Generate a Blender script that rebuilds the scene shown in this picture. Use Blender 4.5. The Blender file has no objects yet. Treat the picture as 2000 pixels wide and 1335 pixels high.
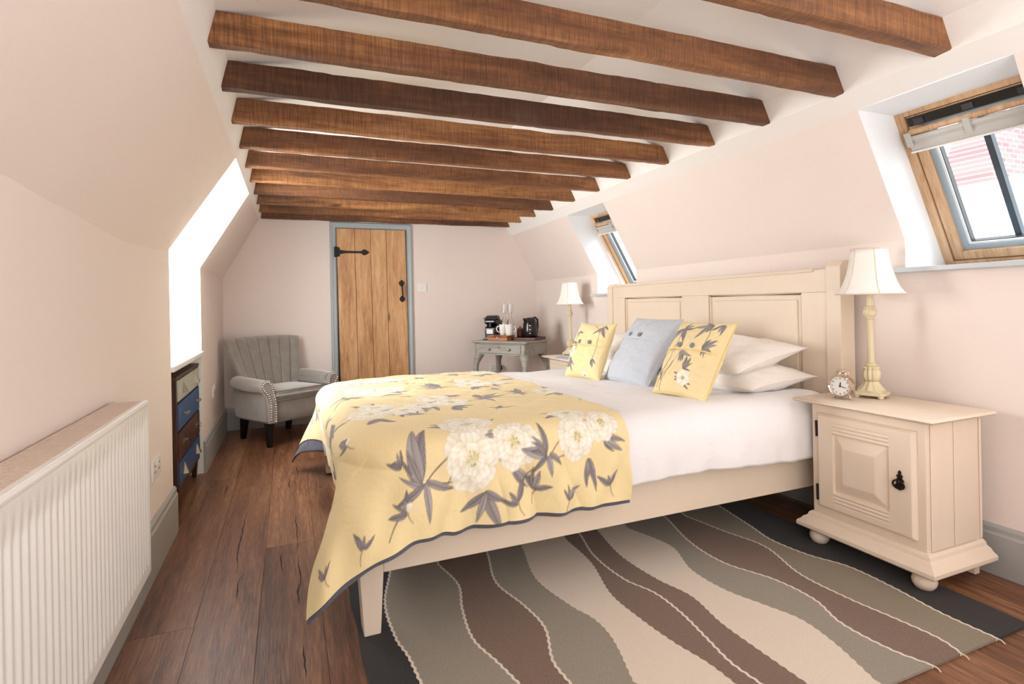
import bpy, math, random
import numpy as np
from mathutils import Vector, Matrix, noise
random.seed(7)
PI = math.pi
COL = bpy.context.scene.collection

# ------------------------------------------------------------------ colours
def lin(c):
    c = c / 255.0
    return c / 12.92 if c <= 0.04045 else ((c + 0.055) / 1.055) ** 2.4
def rgb(r, g, b): return (lin(r), lin(g), lin(b), 1.0)

# ------------------------------------------------------------------ mesh builder
class MB:
    def __init__(s): s.v = []; s.f = []; s.m = []; s.cur = 0
    def add(s, vs, fs, M=None):
        n = len(s.v)
        if M is not None: vs = [M @ Vector(p) for p in vs]
        s.v += [tuple(p) for p in vs]
        s.f += [tuple(i + n for i in f) for f in fs]
        s.m += [s.cur] * len(fs)
        return s
    def box(s, c, d, M=None, taper=None):
        x, y, z = [q / 2 for q in d]
        t = taper or (1, 1)
        vs = []
        for zz, k in ((-z, (1, 1)), (z, t)):
            for xx, yy in ((-x, -y), (x, -y), (x, y), (-x, y)):
                vs.append((c[0] + xx * k[0], c[1] + yy * k[1], c[2] + zz))
        return s.add(vs, [(3, 2, 1, 0), (4, 5, 6, 7), (0, 1, 5, 4), (1, 2, 6, 5), (2, 3, 7, 6), (3, 0, 4, 7)], M)
    def bb(s, a, b, M=None):
        return s.box([(p + q) / 2 for p, q in zip(a, b)], [abs(q - p) for p, q in zip(a, b)], M)
    def lathe(s, prof, n=24, M=None, lobe=None, cap=True):
        vs = []; fs = []
        for k, (r, z) in enumerate(prof):
            for i in range(n):
                t = 2 * PI * i / n
                rr = r * (lobe(t, z) if lobe else 1)
                vs.append((rr * math.cos(t), rr * math.sin(t), z))
        for k in range(len(prof) - 1):
            for i in range(n):
                j = (i + 1) % n
                fs.append((k * n + i, k * n + j, (k + 1) * n + j, (k + 1) * n + i))
        if cap:
            fs.append(tuple(range(n - 1, -1, -1)))
            fs.append(tuple((len(prof) - 1) * n + i for i in range(n)))
        return s.add(vs, fs, M)
    def tube(s, pts, r, n=8, M=None, closed=False):
        pts = [Vector(p) for p in pts]; m = len(pts); vs = []; fs = []
        rr = r if isinstance(r, (list, tuple)) else [r] * m
        up = Vector((0, 0, 1)); last = None
        for k, p in enumerate(pts):
            if closed: t = (pts[(k + 1) % m] - pts[k - 1])
            else: t = pts[min(k + 1, m - 1)] - pts[max(k - 1, 0)]
            t.normalize()
            if last is None:
                a = t.cross(up)
                if a.length < 1e-3: a = t.cross(Vector((1, 0, 0)))
            else: a = last - t * last.dot(t)
            a.normalize(); last = a; b = t.cross(a)
            for i in range(n):
                q = 2 * PI * i / n
                vs.append(p + (a * math.cos(q) + b * math.sin(q)) * rr[k])
        for k in range(m if closed else m - 1):
            k2 = (k + 1) % m
            for i in range(n):
                j = (i + 1) % n
                fs.append((k * n + i, k * n + j, k2 * n + j, k2 * n + i))
        if not closed:
            fs.append(tuple(range(n - 1, -1, -1))); fs.append(tuple((m - 1) * n + i for i in range(n)))
        return s.add(vs, fs, M)
    def prism(s, poly, z0, z1, M=None):
        n = len(poly)
        vs = [(x, y, z0) for x, y in poly] + [(x, y, z1) for x, y in poly]
        fs = [tuple(range(n - 1, -1, -1)), tuple(range(n, 2 * n))] + [(i, (i + 1) % n, n + (i + 1) % n, n + i) for i in range(n)]
        return s.add(vs, fs, M)
    def loft(s, rings, M=None, cap=True):
        n = len(rings[0]); vs = [p for r in rings for p in r]; fs = []
        for k in range(len(rings) - 1):
            for i in range(n):
                j = (i + 1) % n
                fs.append((k * n + i, k * n + j, (k + 1) * n + j, (k + 1) * n + i))
        if cap:
            fs.append(tuple(range(n - 1, -1, -1))); fs.append(tuple((len(rings) - 1) * n + i for i in range(n)))
        return s.add(vs, fs, M)
    def grid(s, fn, nu, nv, M=None, flip=False):
        vs = [fn(i / nu, j / nv) for i in range(nu + 1) for j in range(nv + 1)]
        fs = []
        for i in range(nu):
            for j in range(nv):
                a = i * (nv + 1) + j; q = (a, a + nv + 1, a + nv + 2, a + 1)
                fs.append(q[::-1] if flip else q)
        return s.add(vs, fs, M)
    def build(s, name, mat, parent=None, smooth=False, bevel=0, seg=2, subsurf=0, solid=0, angle=35):
        me = bpy.data.meshes.new(name)
        me.from_pydata(s.v, [], s.f)
        mats = mat if isinstance(mat, (list, tuple)) else [mat]
        for m in mats: me.materials.append(m)
        if len(mats) > 1: me.polygons.foreach_set('material_index', s.m)
        me.update()
        o = bpy.data.objects.new(name, me); COL.objects.link(o)
        if parent: o.parent = parent
        if smooth:
            me.polygons.foreach_set('use_smooth', [True] * len(me.polygons))
            if smooth != 'all' and bevel == 0: me.set_sharp_from_angle(angle=math.radians(angle))
        if solid:
            md = o.modifiers.new('solid', 'SOLIDIFY'); md.thickness = solid; md.offset = 0
        if bevel:
            md = o.modifiers.new('bevel', 'BEVEL'); md.width = bevel; md.segments = seg; md.limit_method = 'ANGLE'
            md.angle_limit = math.radians(40); md.use_clamp_overlap = True
            me.polygons.foreach_set('use_smooth', [True] * len(me.polygons))
            wn = o.modifiers.new('wn', 'WEIGHTED_NORMAL'); wn.keep_sharp = True
        if subsurf:
            md = o.modifiers.new('sub', 'SUBSURF'); md.levels = md.render_levels = subsurf
        return o

def T(x=0, y=0, z=0): return Matrix.Translation((x, y, z))
def R(a, ax): return Matrix.Rotation(math.radians(a), 4, ax)

def tag(o, label=None, cat=None, group=None, kind=None):
    if label: o['label'] = label
    if cat: o['category'] = cat
    if group: o['group'] = group
    if kind: o['kind'] = kind
    return o
def thing(name, label, cat, loc=(0, 0, 0), rz=0, group=None, kind=None, rot=None):
    o = bpy.data.objects.new(name, None); COL.objects.link(o)
    o.location = loc; o.rotation_euler = rot or (0, 0, math.radians(rz)); o.empty_display_size = 0.1
    return tag(o, label, cat, group, kind)
def kids(o): return [c for c in bpy.data.objects if c.parent == o]
def copy_tree(o, parent=None):
    ch = kids(o)
    c = o.copy(); COL.objects.link(c); c.parent = parent
    for k in ch: copy_tree(k, c)
    return c

# ------------------------------------------------------------------ materials
def mat_base(name):
    m = bpy.data.materials.new(name); m.use_nodes = True
    nt = m.node_tree; nt.nodes.clear()
    out = nt.nodes.new('ShaderNodeOutputMaterial'); b = nt.nodes.new('ShaderNodeBsdfPrincipled')
    nt.links.new(b.outputs[0], out.inputs[0])
    return m, nt, b
def N(nt, t, **k):
    n = nt.nodes.new(t)
    for a, v in k.items():
        if a.startswith('i_'):
            key = a[2:]; key = int(key) if key.isdigit() else key.replace('_', ' ')
            n.inputs[key].default_value = v
        else: setattr(n, a, v)
    return n
def paint(name, c, rough=0.5, bump=0.02, scale=60, var=0.04, metallic=0, coat=0, sheen=0, spec=0.5, stretch=(1, 1, 1), dist=0.002):
    m, nt, b = mat_base(name); L = nt.links.new
    tc = N(nt, 'ShaderNodeTexCoord'); mp = N(nt, 'ShaderNodeMapping'); mp.inputs['Scale'].default_value = stretch
    L(tc.outputs['Object'], mp.inputs[0])
    n1 = N(nt, 'ShaderNodeTexNoise', i_Scale=scale, i_Detail=4.0); L(mp.outputs[0], n1.inputs['Vector'])
    n2 = N(nt, 'ShaderNodeTexNoise', i_Scale=scale / 12, i_Detail=3.0); L(mp.outputs[0], n2.inputs['Vector'])
    mx = N(nt, 'ShaderNodeMix', data_type='RGBA'); mx.inputs[6].default_value = c
    mx.inputs[7].default_value = tuple(max(0, q * (1 - var * 4)) for q in c[:3]) + (1,)
    cr = N(nt, 'ShaderNodeMath', operation='MULTIPLY'); L(n1.outputs[0], cr.inputs[0]); L(n2.outputs[0], cr.inputs[1])
    L(cr.outputs[0], mx.inputs[0]); L(mx.outputs[2], b.inputs['Base Color'])
    b.inputs['Roughness'].default_value = rough; b.inputs['Metallic'].default_value = metallic
    b.inputs['Specular IOR Level'].default_value = spec
    if coat: b.inputs['Coat Weight'].default_value = coat
    if sheen: b.inputs['Sheen Weight'].default_value = sheen; b.inputs['Sheen Roughness'].default_value = 0.4
    if bump:
        bp = N(nt, 'ShaderNodeBump', i_Strength=min(1, bump * 10), i_Distance=dist); L(n1.outputs[0], bp.inputs['Height']); L(bp.outputs[0], b.inputs['Normal'])
    return m
def wood(name, stops, axis='Y', scale=1.0, rough=0.45, tone=False, saw=0, bump=0.3, coat=0, grain=28, knots=True, stretch=9, vary=0.5, tonevar=0, fine=0.35, tonek=0.3):
    m, nt, b = mat_base(name); L = nt.links.new
    tc = N(nt, 'ShaderNodeTexCoord')
    vec = tc.outputs['Object']
    if tone:
        at = N(nt, 'ShaderNodeAttribute', attribute_name='tone')
        ml = N(nt, 'ShaderNodeVectorMath', operation='SCALE'); ml.inputs['Scale'].default_value = 37.0
        L(at.outputs['Color'], ml.inputs[0])
        ad = N(nt, 'ShaderNodeVectorMath', operation='ADD'); L(vec, ad.inputs[0]); L(ml.outputs[0], ad.inputs[1]); vec = ad.outputs[0]
    else:
        oi = N(nt, 'ShaderNodeObjectInfo')
        ml = N(nt, 'ShaderNodeMath', operation='MULTIPLY'); ml.inputs[1].default_value = 50.0; L(oi.outputs['Random'], ml.inputs[0])
        ad = N(nt, 'ShaderNodeVectorMath', operation='ADD'); L(vec, ad.inputs[0]); L(ml.outputs[0], ad.inputs[1]); vec = ad.outputs[0]
    mp = N(nt, 'ShaderNodeMapping')
    sc = {'X': (1 / stretch, 1, 1), 'Y': (1, 1 / stretch, 1), 'Z': (1, 1, 1 / stretch)}[axis]
    mp.inputs['Scale'].default_value = tuple(q * scale for q in sc); L(vec, mp.inputs[0])
    g1 = N(nt, 'ShaderNodeTexNoise', i_Scale=grain, i_Detail=6.0, i_Roughness=0.65, i_Distortion=0.6); L(mp.outputs[0], g1.inputs['Vector'])
    g2 = N(nt, 'ShaderNodeTexNoise', i_Scale=grain * 5, i_Detail=3.0, i_Roughness=0.6); L(mp.outputs[0], g2.inputs['Vector'])
    g3 = N(nt, 'ShaderNodeTexNoise', i_Scale=grain / 7, i_Detail=3.0, i_Distortion=1.2); L(mp.outputs[0], g3.inputs['Vector'])
    a1 = N(nt, 'ShaderNodeMath', operation='MULTIPLY_ADD'); L(g2.outputs[0], a1.inputs[0]); a1.inputs[1].default_value = fine; L(g1.outputs[0], a1.inputs[2])
    a2 = N(nt, 'ShaderNodeMath', operation='MULTIPLY_ADD'); L(g3.outputs[0], a2.inputs[0]); a2.inputs[1].default_value = vary; L(a1.outputs[0], a2.inputs[2])
    h = a2.outputs[0]
    mr = N(nt, 'ShaderNodeMapRange'); mr.inputs[1].default_value = 0.28 + fine * .45 + 0.45 * vary; mr.inputs[2].default_value = 0.72 + fine * .55 + 0.55 * vary; L(h, mr.inputs[0])
    val = mr.outputs[0]
    if tone:
        sp = N(nt, 'ShaderNodeSeparateColor'); L(at.outputs['Color'], sp.inputs[0])
        a3 = N(nt, 'ShaderNodeMath', operation='MULTIPLY_ADD'); L(sp.outputs[0], a3.inputs[0]); a3.inputs[1].default_value = tonek; L(val, a3.inputs[2])
        a4 = N(nt, 'ShaderNodeMath', operation='SUBTRACT'); L(a3.outputs[0], a4.inputs[0]); a4.inputs[1].default_value = tonek / 2; val = a4.outputs[0]
    if tonevar:
        tv = N(nt, 'ShaderNodeMath', operation='MULTIPLY_ADD'); L(oi.outputs['Random'], tv.inputs[0]); tv.inputs[1].default_value = tonevar; L(val, tv.inputs[2])
        tw = N(nt, 'ShaderNodeMath', operation='SUBTRACT'); L(tv.outputs[0], tw.inputs[0]); tw.inputs[1].default_value = tonevar / 2; val = tw.outputs[0]
    ramp = N(nt, 'ShaderNodeValToRGB'); L(val, ramp.inputs[0])
    el = ramp.color_ramp.elements
    while len(el) > 1: el.remove(el[0])
    for i, (p, c) in enumerate(stops):
        e = el[0] if i == 0 else el.new(p)
        e.position = p; e.color = c
    colr = ramp.outputs[0]; hb = h
    if saw:      # transverse saw marks
        mp2 = N(nt, 'ShaderNodeMapping'); mp2.inputs['Scale'].default_value = (1.0, 0.06, 0.05); L(vec, mp2.inputs[0])
        s1 = N(nt, 'ShaderNodeTexNoise', i_Scale=210, i_Detail=3.0, i_Distortion=0.1); L(mp2.outputs[0], s1.inputs['Vector'])
        sr = N(nt, 'ShaderNodeMapRange'); sr.inputs[1].default_value = 0.38; sr.inputs[2].default_value = 0.62; sr.inputs[3].default_value = 1 - saw; sr.inputs[4].default_value = 1.12; L(s1.outputs[0], sr.inputs[0])
        mm = N(nt, 'ShaderNodeMix', data_type='RGBA', blend_type='MULTIPLY'); mm.inputs[0].default_value = 1.0
        L(colr, mm.inputs[6]); L(sr.outputs[0], mm.inputs[7]); colr = mm.outputs[2]
        a5 = N(nt, 'ShaderNodeMath', operation='ADD'); L(h, a5.inputs[0]); L(s1.outputs[0], a5.inputs[1]); hb = a5.outputs[0]
    if knots:
        mpk = N(nt, 'ShaderNodeMapping')
        sk = {'X': (0.30, 1, 1), 'Y': (1, 0.30, 1), 'Z': (1, 1, 0.30)}[axis]
        mpk.inputs['Scale'].default_value = sk; L(vec, mpk.inputs[0])
        dn = N(nt, 'ShaderNodeTexNoise', i_Scale=9.0, i_Detail=3.0); L(mpk.outputs[0], dn.inputs['Vector'])
        dm = N(nt, 'ShaderNodeMix', data_type='RGBA'); dm.inputs[0].default_value = 0.07; L(mpk.outputs[0], dm.inputs[6]); L(dn.outputs[1], dm.inputs[7])
        vo = N(nt, 'ShaderNodeTexVoronoi', i_Scale=3.6); L(dm.outputs[2], vo.inputs['Vector'])
        kr = N(nt, 'ShaderNodeMapRange'); kr.inputs[1].default_value = 0.025; kr.inputs[2].default_value = 0.07; kr.inputs[3].default_value = 0.30; kr.inputs[4].default_value = 1.0; L(vo.outputs['Distance'], kr.inputs[0])
        mk = N(nt, 'ShaderNodeMix', data_type='RGBA', blend_type='MULTIPLY'); mk.inputs[0].default_value = 1.0
        L(colr, mk.inputs[6]); L(kr.outputs[0], mk.inputs[7]); colr = mk.outputs[2]
    L(colr, b.inputs['Base Color']); b.inputs['Roughness'].default_value = rough
    if coat: b.inputs['Coat Weight'].default_value = coat; b.inputs['Coat Roughness'].default_value = 0.25
    bp = N(nt, 'ShaderNodeBump', i_Strength=bump, i_Distance=0.004); L(hb, bp.inputs['Height']); L(bp.outputs[0], b.inputs['Normal'])
    return m
def fabric(name, c=None, attr=None, rough=0.85, weave=700, bump=0.25, sheen=0.2, wrinkle=0.0, wscale=6, trans=0, mott=0.08, mscale=90):
    m, nt, b = mat_base(name); L = nt.links.new
    tc = N(nt, 'ShaderNodeTexCoord')
    w = N(nt, 'ShaderNodeTexNoise', i_Scale=weave, i_Detail=2.0); L(tc.outputs['Object'], w.inputs['Vector'])
    mo = N(nt, 'ShaderNodeTexNoise', i_Scale=mscale, i_Detail=5.0); L(tc.outputs['Object'], mo.inputs['Vector'])
    mr = N(nt, 'ShaderNodeMapRange'); mr.inputs[1].default_value = 0.3; mr.inputs[2].default_value = 0.7; mr.inputs[3].default_value = 1 - mott; mr.inputs[4].default_value = 1 + mott * .6; L(mo.outputs[0], mr.inputs[0])
    mm = N(nt, 'ShaderNodeMix', data_type='RGBA', blend_type='MULTIPLY'); mm.inputs[0].default_value = 1.0
    if attr:
        at = N(nt, 'ShaderNodeAttribute', attribute_name=attr); L(at.outputs['Color'], mm.inputs[6])
    else: mm.inputs[6].default_value = c
    L(mr.outputs[0], mm.inputs[7]); L(mm.outputs[2], b.inputs['Base Color'])
    b.inputs['Roughness'].default_value = rough; b.inputs['Sheen Weight'].default_value = sheen
    b.inputs['Specular IOR Level'].default_value = 0.2
    bp = N(nt, 'ShaderNodeBump', i_Strength=bump, i_Distance=0.001); L(w.outputs[0], bp.inputs['Height'])
    nrm = bp.outputs[0]
    if wrinkle:
        wn = N(nt, 'ShaderNodeTexNoise', i_Scale=wscale, i_Detail=4.0, i_Distortion=0.8); L(tc.outputs['Object'], wn.inputs['Vector'])
        b2 = N(nt, 'ShaderNodeBump', i_Strength=wrinkle, i_Distance=0.03); L(wn.outputs[0], b2.inputs['Height']); L(nrm, b2.inputs['Normal']); nrm = b2.outputs[0]
    L(nrm, b.inputs['Normal'])
    return m
def glass(name, rough=0.0, tint=(1, 1, 1, 1), thin=True):
    m = bpy.data.materials.new(name); m.use_nodes = True; nt = m.node_tree; nt.nodes.clear(); L = nt.links.new
    out = nt.nodes.new('ShaderNodeOutputMaterial')
    if thin:
        tr = N(nt, 'ShaderNodeBsdfTransparent'); tr.inputs[0].default_value = tint
        gl = N(nt, 'ShaderNodeBsdfGlossy'); gl.inputs['Roughness'].default_value = 0.02
        fr = N(nt, 'ShaderNodeMath', operation='MULTIPLY'); lw = N(nt, 'ShaderNodeLayerWeight', i_Blend=0.25); L(lw.outputs['Facing'], fr.inputs[0]); fr.inputs[1].default_value = 0.15; mx = N(nt, 'ShaderNodeMixShader')
        L(fr.outputs[0], mx.inputs[0]); L(tr.outputs[0], mx.inputs[1]); L(gl.outputs[0], mx.inputs[2]); L(mx.outputs[0], out.inputs[0])
    else:
        g = N(nt, 'ShaderNodeBsdfGlass', i_IOR=1.45, i_Roughness=rough); g.inputs[0].default_value = tint; L(g.outputs[0], out.inputs[0])
    return m

M = {}
M['wall'] = paint('pink_wall_paint', rgb(238, 226, 219), 0.9, 0.03, 40, 0.012, spec=0.2)
M['ceiling'] = paint('white_ceiling_paint', rgb(246, 243, 240), 0.9, 0.03, 40, 0.01, spec=0.2)
M['reveal'] = paint('white_reveal_paint', rgb(246, 248, 250), 0.8, 0.01, 40, 0.005, spec=0.2)
M['skirt'] = paint('grey_skirting_paint', rgb(170, 170, 168), 0.45, 0.02, 50, 0.02)
M['arch'] = paint('blue_grey_architrave_paint', rgb(172, 184, 189), 0.45, 0.02, 50, 0.02)
M['sill'] = paint('grey_sill_paint', rgb(196, 202, 206), 0.4, 0.02, 50, 0.02)
M['cream'] = paint('cream_furniture_paint', rgb(234, 217, 198), 0.42, 0.03, 30, 0.02, stretch=(1, 1, .2))
M['cream2'] = paint('cream_bed_paint', rgb(231, 215, 195), 0.45, 0.03, 30, 0.02, stretch=(1, 1, .2))
M['black'] = paint('black_iron', rgb(28, 27, 27), 0.5, 0.06, 120, 0.1, spec=0.4)
M['blackgloss'] = paint('black_gloss_plastic', rgb(20, 20, 24), 0.22, 0.0, 60, 0.05)
M['greydark'] = paint('dark_grey_plastic', rgb(60, 60, 62), 0.35, 0.0, 60, 0.05)
M['white'] = paint('white_enamel', rgb(240, 240, 238), 0.28, 0.0, 60, 0.01)
M['plastic'] = paint('white_plastic', rgb(238, 236, 232), 0.35, 0.0, 60, 0.01)
M['chrome'] = paint('polished_chrome', rgb(232, 222, 215), 0.12, 0.0, 60, 0.01, metallic=1)
M['brass'] = paint('aged_nickel', rgb(190, 180, 165), 0.3, 0.02, 60, 0.05, metallic=1)
M['brown_iron'] = paint('dark_bronze', rgb(48, 34, 30), 0.4, 0.05, 80, 0.1, metallic=0.6)
M['oakdoor'] = wood('oak_door_planks', [(0.0, rgb(160, 112, 70)), (0.4, rgb(196, 149, 102)), (0.75, rgb(212, 168, 122)), (1, rgb(224, 186, 144))], 'Z', 1.0, 0.5, tone=True, bump=0.15, grain=26, vary=0.6)
M['oakwin'] = wood('oak_window_wood', [(0.0, rgb(170, 130, 92)), (0.5, rgb(205, 168, 130)), (1, rgb(222, 190, 155))], 'Y', 1.0, 0.5, bump=0.1, grain=30, knots=False)
M['floor'] = wood('brown_oak_boards', [(0.0, rgb(76, 47, 32)), (0.35, rgb(107, 69, 47)), (0.7, rgb(132, 91, 64)), (1, rgb(160, 116, 84))], 'Y', 1.0, 0.38, tone=True, bump=0.25, grain=26, vary=0.8, stretch=14, fine=0.7, tonek=0.2)
M['gap'] = paint('floor_gap', rgb(40, 24, 17), 0.8)
M['beam'] = wood('sawn_beam_wood', [(0.0, rgb(80, 47, 27)), (0.35, rgb(106, 66, 39)), (0.7, rgb(142, 94, 56)), (1, rgb(180, 126, 78))], 'X', 1.0, 0.6, saw=0.34, bump=0.5, grain=12, vary=1.5, tonevar=0.28)
M['beamgold'] = wood('golden_sawn_beam_wood', [(0.0, rgb(92, 56, 28)), (0.35, rgb(146, 96, 54)), (0.7, rgb(178, 124, 74)), (1, rgb(205, 152, 96))], 'X', 1.0, 0.6, saw=0.35, bump=0.6, grain=16, vary=1.1)
M['darkwood'] = wood('dark_chest_wood', [(0.0, rgb(40, 20, 16)), (0.5, rgb(72, 38, 30)), (1, rgb(100, 58, 44))], 'Z', 1.0, 0.4, bump=0.1, knots=False)
M['traywood'] = wood('tray_wood', [(0.0, rgb(120, 70, 42)), (0.5, rgb(170, 108, 70)), (1, rgb(200, 140, 100))], 'X', 1.0, 0.4, bump=0.1, knots=False)
M['boxwood'] = wood('reddish_box_wood', [(0.0, rgb(52, 22, 14)), (0.5, rgb(88, 40, 26)), (1, rgb(120, 62, 40))], 'X', 1.0, 0.35, bump=0.1, knots=False)
M['blue'] = paint('blue_drawer_paint', rgb(44, 82, 132), 0.45, 0.03, 60, 0.05)
M['sage'] = paint('pale_drawer_paint', rgb(180, 184, 172), 0.45, 0.03, 60, 0.03)
M['greywash'] = wood('grey_painted_table', [(0.0, rgb(132, 128, 120)), (0.5, rgb(164, 161, 152)), (1, rgb(184, 182, 173))], 'X', 1.0, 0.55, bump=0.1, knots=False)
M['velvet'] = fabric('grey_velvet', rgb(146, 139, 131), rough=0.75, sheen=0.9, bump=0.1, mott=0.12, mscale=14)
M['piping'] = fabric('dark_velvet_piping', rgb(104, 98, 92), sheen=0.3)
M['linen'] = fabric('white_bed_linen', rgb(240, 238, 240), wrinkle=0.35, wscale=5, sheen=0.1, mott=0.01)
M['pillow'] = fabric('white_pillow_cotton', rgb(244, 238, 232), wrinkle=0.3, wscale=9, sheen=0.1, mott=0.01)
M['duvet'] = fabric('yellow_floral_cotton', attr='print', wrinkle=0.28, wscale=7, sheen=0.1, mott=0.02)
M['lining'] = fabric('slate_lining', rgb(98, 98, 110), wrinkle=0.2, sheen=0.2)
M['bluecloth'] = fabric('pale_blue_linen', rgb(196, 202, 212), wrinkle=0.15, wscale=12, sheen=0.1, mott=0.06)
M['mattress'] = fabric('grey_mattress_ticking', rgb(150, 145, 145))
M['shade'] = fabric('ivory_lampshade_silk', rgb(244, 240, 234), rough=0.6, sheen=0.4, mott=0.01)
M['shadetrim'] = fabric('ivory_shade_trim', rgb(222, 206, 190), rough=0.6, mott=0.02)
M['lampbase'] = paint('carved_cream_lampbase', rgb(230, 217, 182), 0.5, 0.05, 70, 0.08)
M['glass'] = glass('window_glass', tint=(.97, .99, 1, 1))
M['glassware'] = glass('clear_glassware', thin=False)
M['china'] = paint('white_china', rgb(242, 244, 242), 0.15, 0, 50, 0.0, coat=0.4)
M['blind'] = paint('grey_blind_box', rgb(196, 193, 187), 0.5, 0.02, 60, 0.03)
M['gasket'] = paint('blue_grey_gasket', rgb(158, 174, 186), 0.5)
M['bar'] = paint('black_glazing_bar', rgb(52, 62, 72), 0.35)
M['print'] = paint('booklet_cover', rgb(190, 196, 214), 0.4, 0, 30, 0.12)
M['dial'] = paint('clock_dial', rgb(244, 244, 240), 0.4, 0, 30, 0)
M['chrome_rose_reflect'] = paint('chrome_rose_reflection', rgb(228, 208, 196), 0.14, 0, 30, 0.02, metallic=1)  # chrome metal with rosy reflections put into its colour

# brick for the chimney outside
def brick():
    m, nt, b = mat_base('pink_brick'); L = nt.links.new
    tc = N(nt, 'ShaderNodeTexCoord'); br = N(nt, 'ShaderNodeTexBrick', i_Scale=1.0)
    mp = N(nt, 'ShaderNodeMapping'); mp.inputs['Rotation'].default_value = (PI / 2, 0, 0)
    L(tc.outputs['Object'], mp.inputs[0]); L(mp.outputs[0], br.inputs['Vector'])
    br.inputs['Color1'].default_value = rgb(174, 142, 140); br.inputs['Color2'].default_value = rgb(152, 118, 118); br.inputs['Mortar'].default_value = rgb(205, 192, 190)
    br.inputs['Brick Width'].default_value = 0.13; br.inputs['Row Height'].default_value = 0.05; br.inputs['Mortar Size'].default_value = 0.006
    L(br.outputs[0], b.inputs['Base Color']); b.inputs['Roughness'].default_value = 0.9
    return m
M['brick'] = brick()

# ------------------------------------------------------------------ room shell
YN, YB = -1.6, 5.62
def lerp(a, b, t): return a + (b - a) * t
def tt(y): return min(1, max(0, (y - 1.2) / (YB - 1.2)))
def prof(y):    # right-hand profile, z and x along the depth
    t = tt(y)
    return [(2.607, 0), (2.607, lerp(1.25, 1.175, min(1, max(0, (y - 1.2) / 3.4)))), (2.607, lerp(1.375, 1.36, t)),
            (2.306, lerp(1.937, 1.863, t)), (lerp(2.19, 2.262, t), lerp(1.985, 1.945, t)), (lerp(2.135, 2.225, t), lerp(2.09, 2.03, t)),
            (1.42, lerp(2.34, 2.27, t))]
def crease(y):
    ks = [(-2, 1.41), (1.46, 1.41), (1.72, 1.396), (2.37, 1.371), (2.86, 1.387), (3.2, 1.42), (4.25, 1.397), (5.62, 1.385)]
    for (a, za), (b, zb) in zip(ks, ks[1:]):
        if y <= b:
            s = (y - a) / (b - a); s = s * s * (3 - 2 * s) if a > 1 and b < 4 else s
            return lerp(za, zb, s)
    return 1.385
def lbreak(y): return lerp(1.88, 1.94, min(1, max(0, (y - 1.2) / (YB - 1.2))))
def profl(y):
    t = tt(y)
    return [(-0.55, 0), (-0.55, 0.83), (-0.55, crease(y)), (-0.24, lbreak(y)), (lerp(-.227, -.215, t), lerp(1.985, 1.96, t)), (-0.2, lerp(2.09, 2.05, t)), (1.42, lerp(2.34, 2.27, t))]

def strip(ys, pf, k0, k1, holes=(), flip=False):
    b = MB()
    for i in range(len(ys) - 1):
        ya, yb = ys[i], ys[i + 1]; pa, pb = pf(ya), pf(yb)
        for k in range(k0, k1):
            if any(h[0] <= (ya + yb) / 2 <= h[1] and h[2] <= k < h[3] for h in holes): continue
            q = [(pa[k][0], ya, pa[k][1]), (pb[k][0], yb, pb[k][1]), (pb[k + 1][0], yb, pb[k + 1][1]), (pa[k + 1][0], ya, pa[k + 1][1])]
            b.add(q, [(0, 1, 2, 3) if not flip else (3, 2, 1, 0)])
    return b
W1 = (1.07, 1.622); W2 = (3.70, 4.30); NI = (3.2, 4.25)
yr = sorted(set([YN, 0, 0.6, YB, *W1, *W2] + [round(0.3 * i, 3) for i in range(1, 18)]))
yl = sorted(set([YN, YB, *NI] + [round(-1.4 + 0.1 * i, 3) for i in range(0, 70)])); yl = [y for y in yl if y <= YB]
tag(strip(yr, prof, 0, 3, [(W1[0], W1[1], 1, 3), (W2[0], W2[1], 1, 3)]).build('wall_right', M['wall']), kind='structure')
tag(strip(yl, profl, 0, 3, [(NI[0], NI[1], 0, 3)], flip=True).build('wall_left', M['wall'], smooth='all'), kind='structure')
cb = strip(yr, prof, 3, 6); lb = strip(yr, profl, 3, 6, flip=True); cb.add(lb.v, lb.f)
tag(cb.build('ceiling', M['ceiling']), kind='structure')
def endwall(y, name, mat):
    p = [(x, y, z) for x, z in prof(y)]; q = [(x, y, z) for x, z in profl(y)][:-1]
    ring = p + q[::-1]
    b = MB(); c = (1.0, y, 1.0); n = len(ring)
    b.add([c] + ring, [(0, i + 1, (i + 1) % n + 1) for i in range(n)])
    return tag(b.build(name, mat), kind='structure')
endwall(YB, 'wall_back', M['wall']); endwall(YN, 'wall_front', M['wall'])

# right window reveals (run from the sloping ceiling out to the roof window)
OFF = 0.255
def reveal(name, W):
    b = MB()
    for y in W:
        p = prof(y)
        inn = [p[1], p[2], p[3]]
        up = ((p[3][0] - p[2][0]), (p[3][1] - p[2][1]))
        out = [(p[2][0] + OFF + 0.06, p[1][1]), (p[3][0] + OFF, p[3][1] - 0.0)]
        b.add([(x, y, z) for x, z in inn + out[::-1]], [(0, 1, 2, 3, 4)])
    pa, pb = prof(W[0]), prof(W[1])
    b.add([(pa[3][0], W[0], pa[3][1]), (pb[3][0], W[1], pb[3][1]), (pb[3][0] + OFF, W[1], pb[3][1]), (pa[3][0] + OFF, W[0], pa[3][1])], [(0, 1, 2, 3)])
    tag(b.build(name, M['reveal']), kind='structure')
    s = MB(); z = (pa[1][1] + pb[1][1]) / 2
    s.bb((2.597 - 0.045, W[0] - 0.04, z - 0.022), (2.597, W[1] + 0.045, z)); s.bb((2.597, W[0], z - 0.022), (2.607 + OFF + 0.1, W[1], z))
    return s
s1 = reveal('trim_1', W1); s2 = reveal('trim_2', W2)

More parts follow.
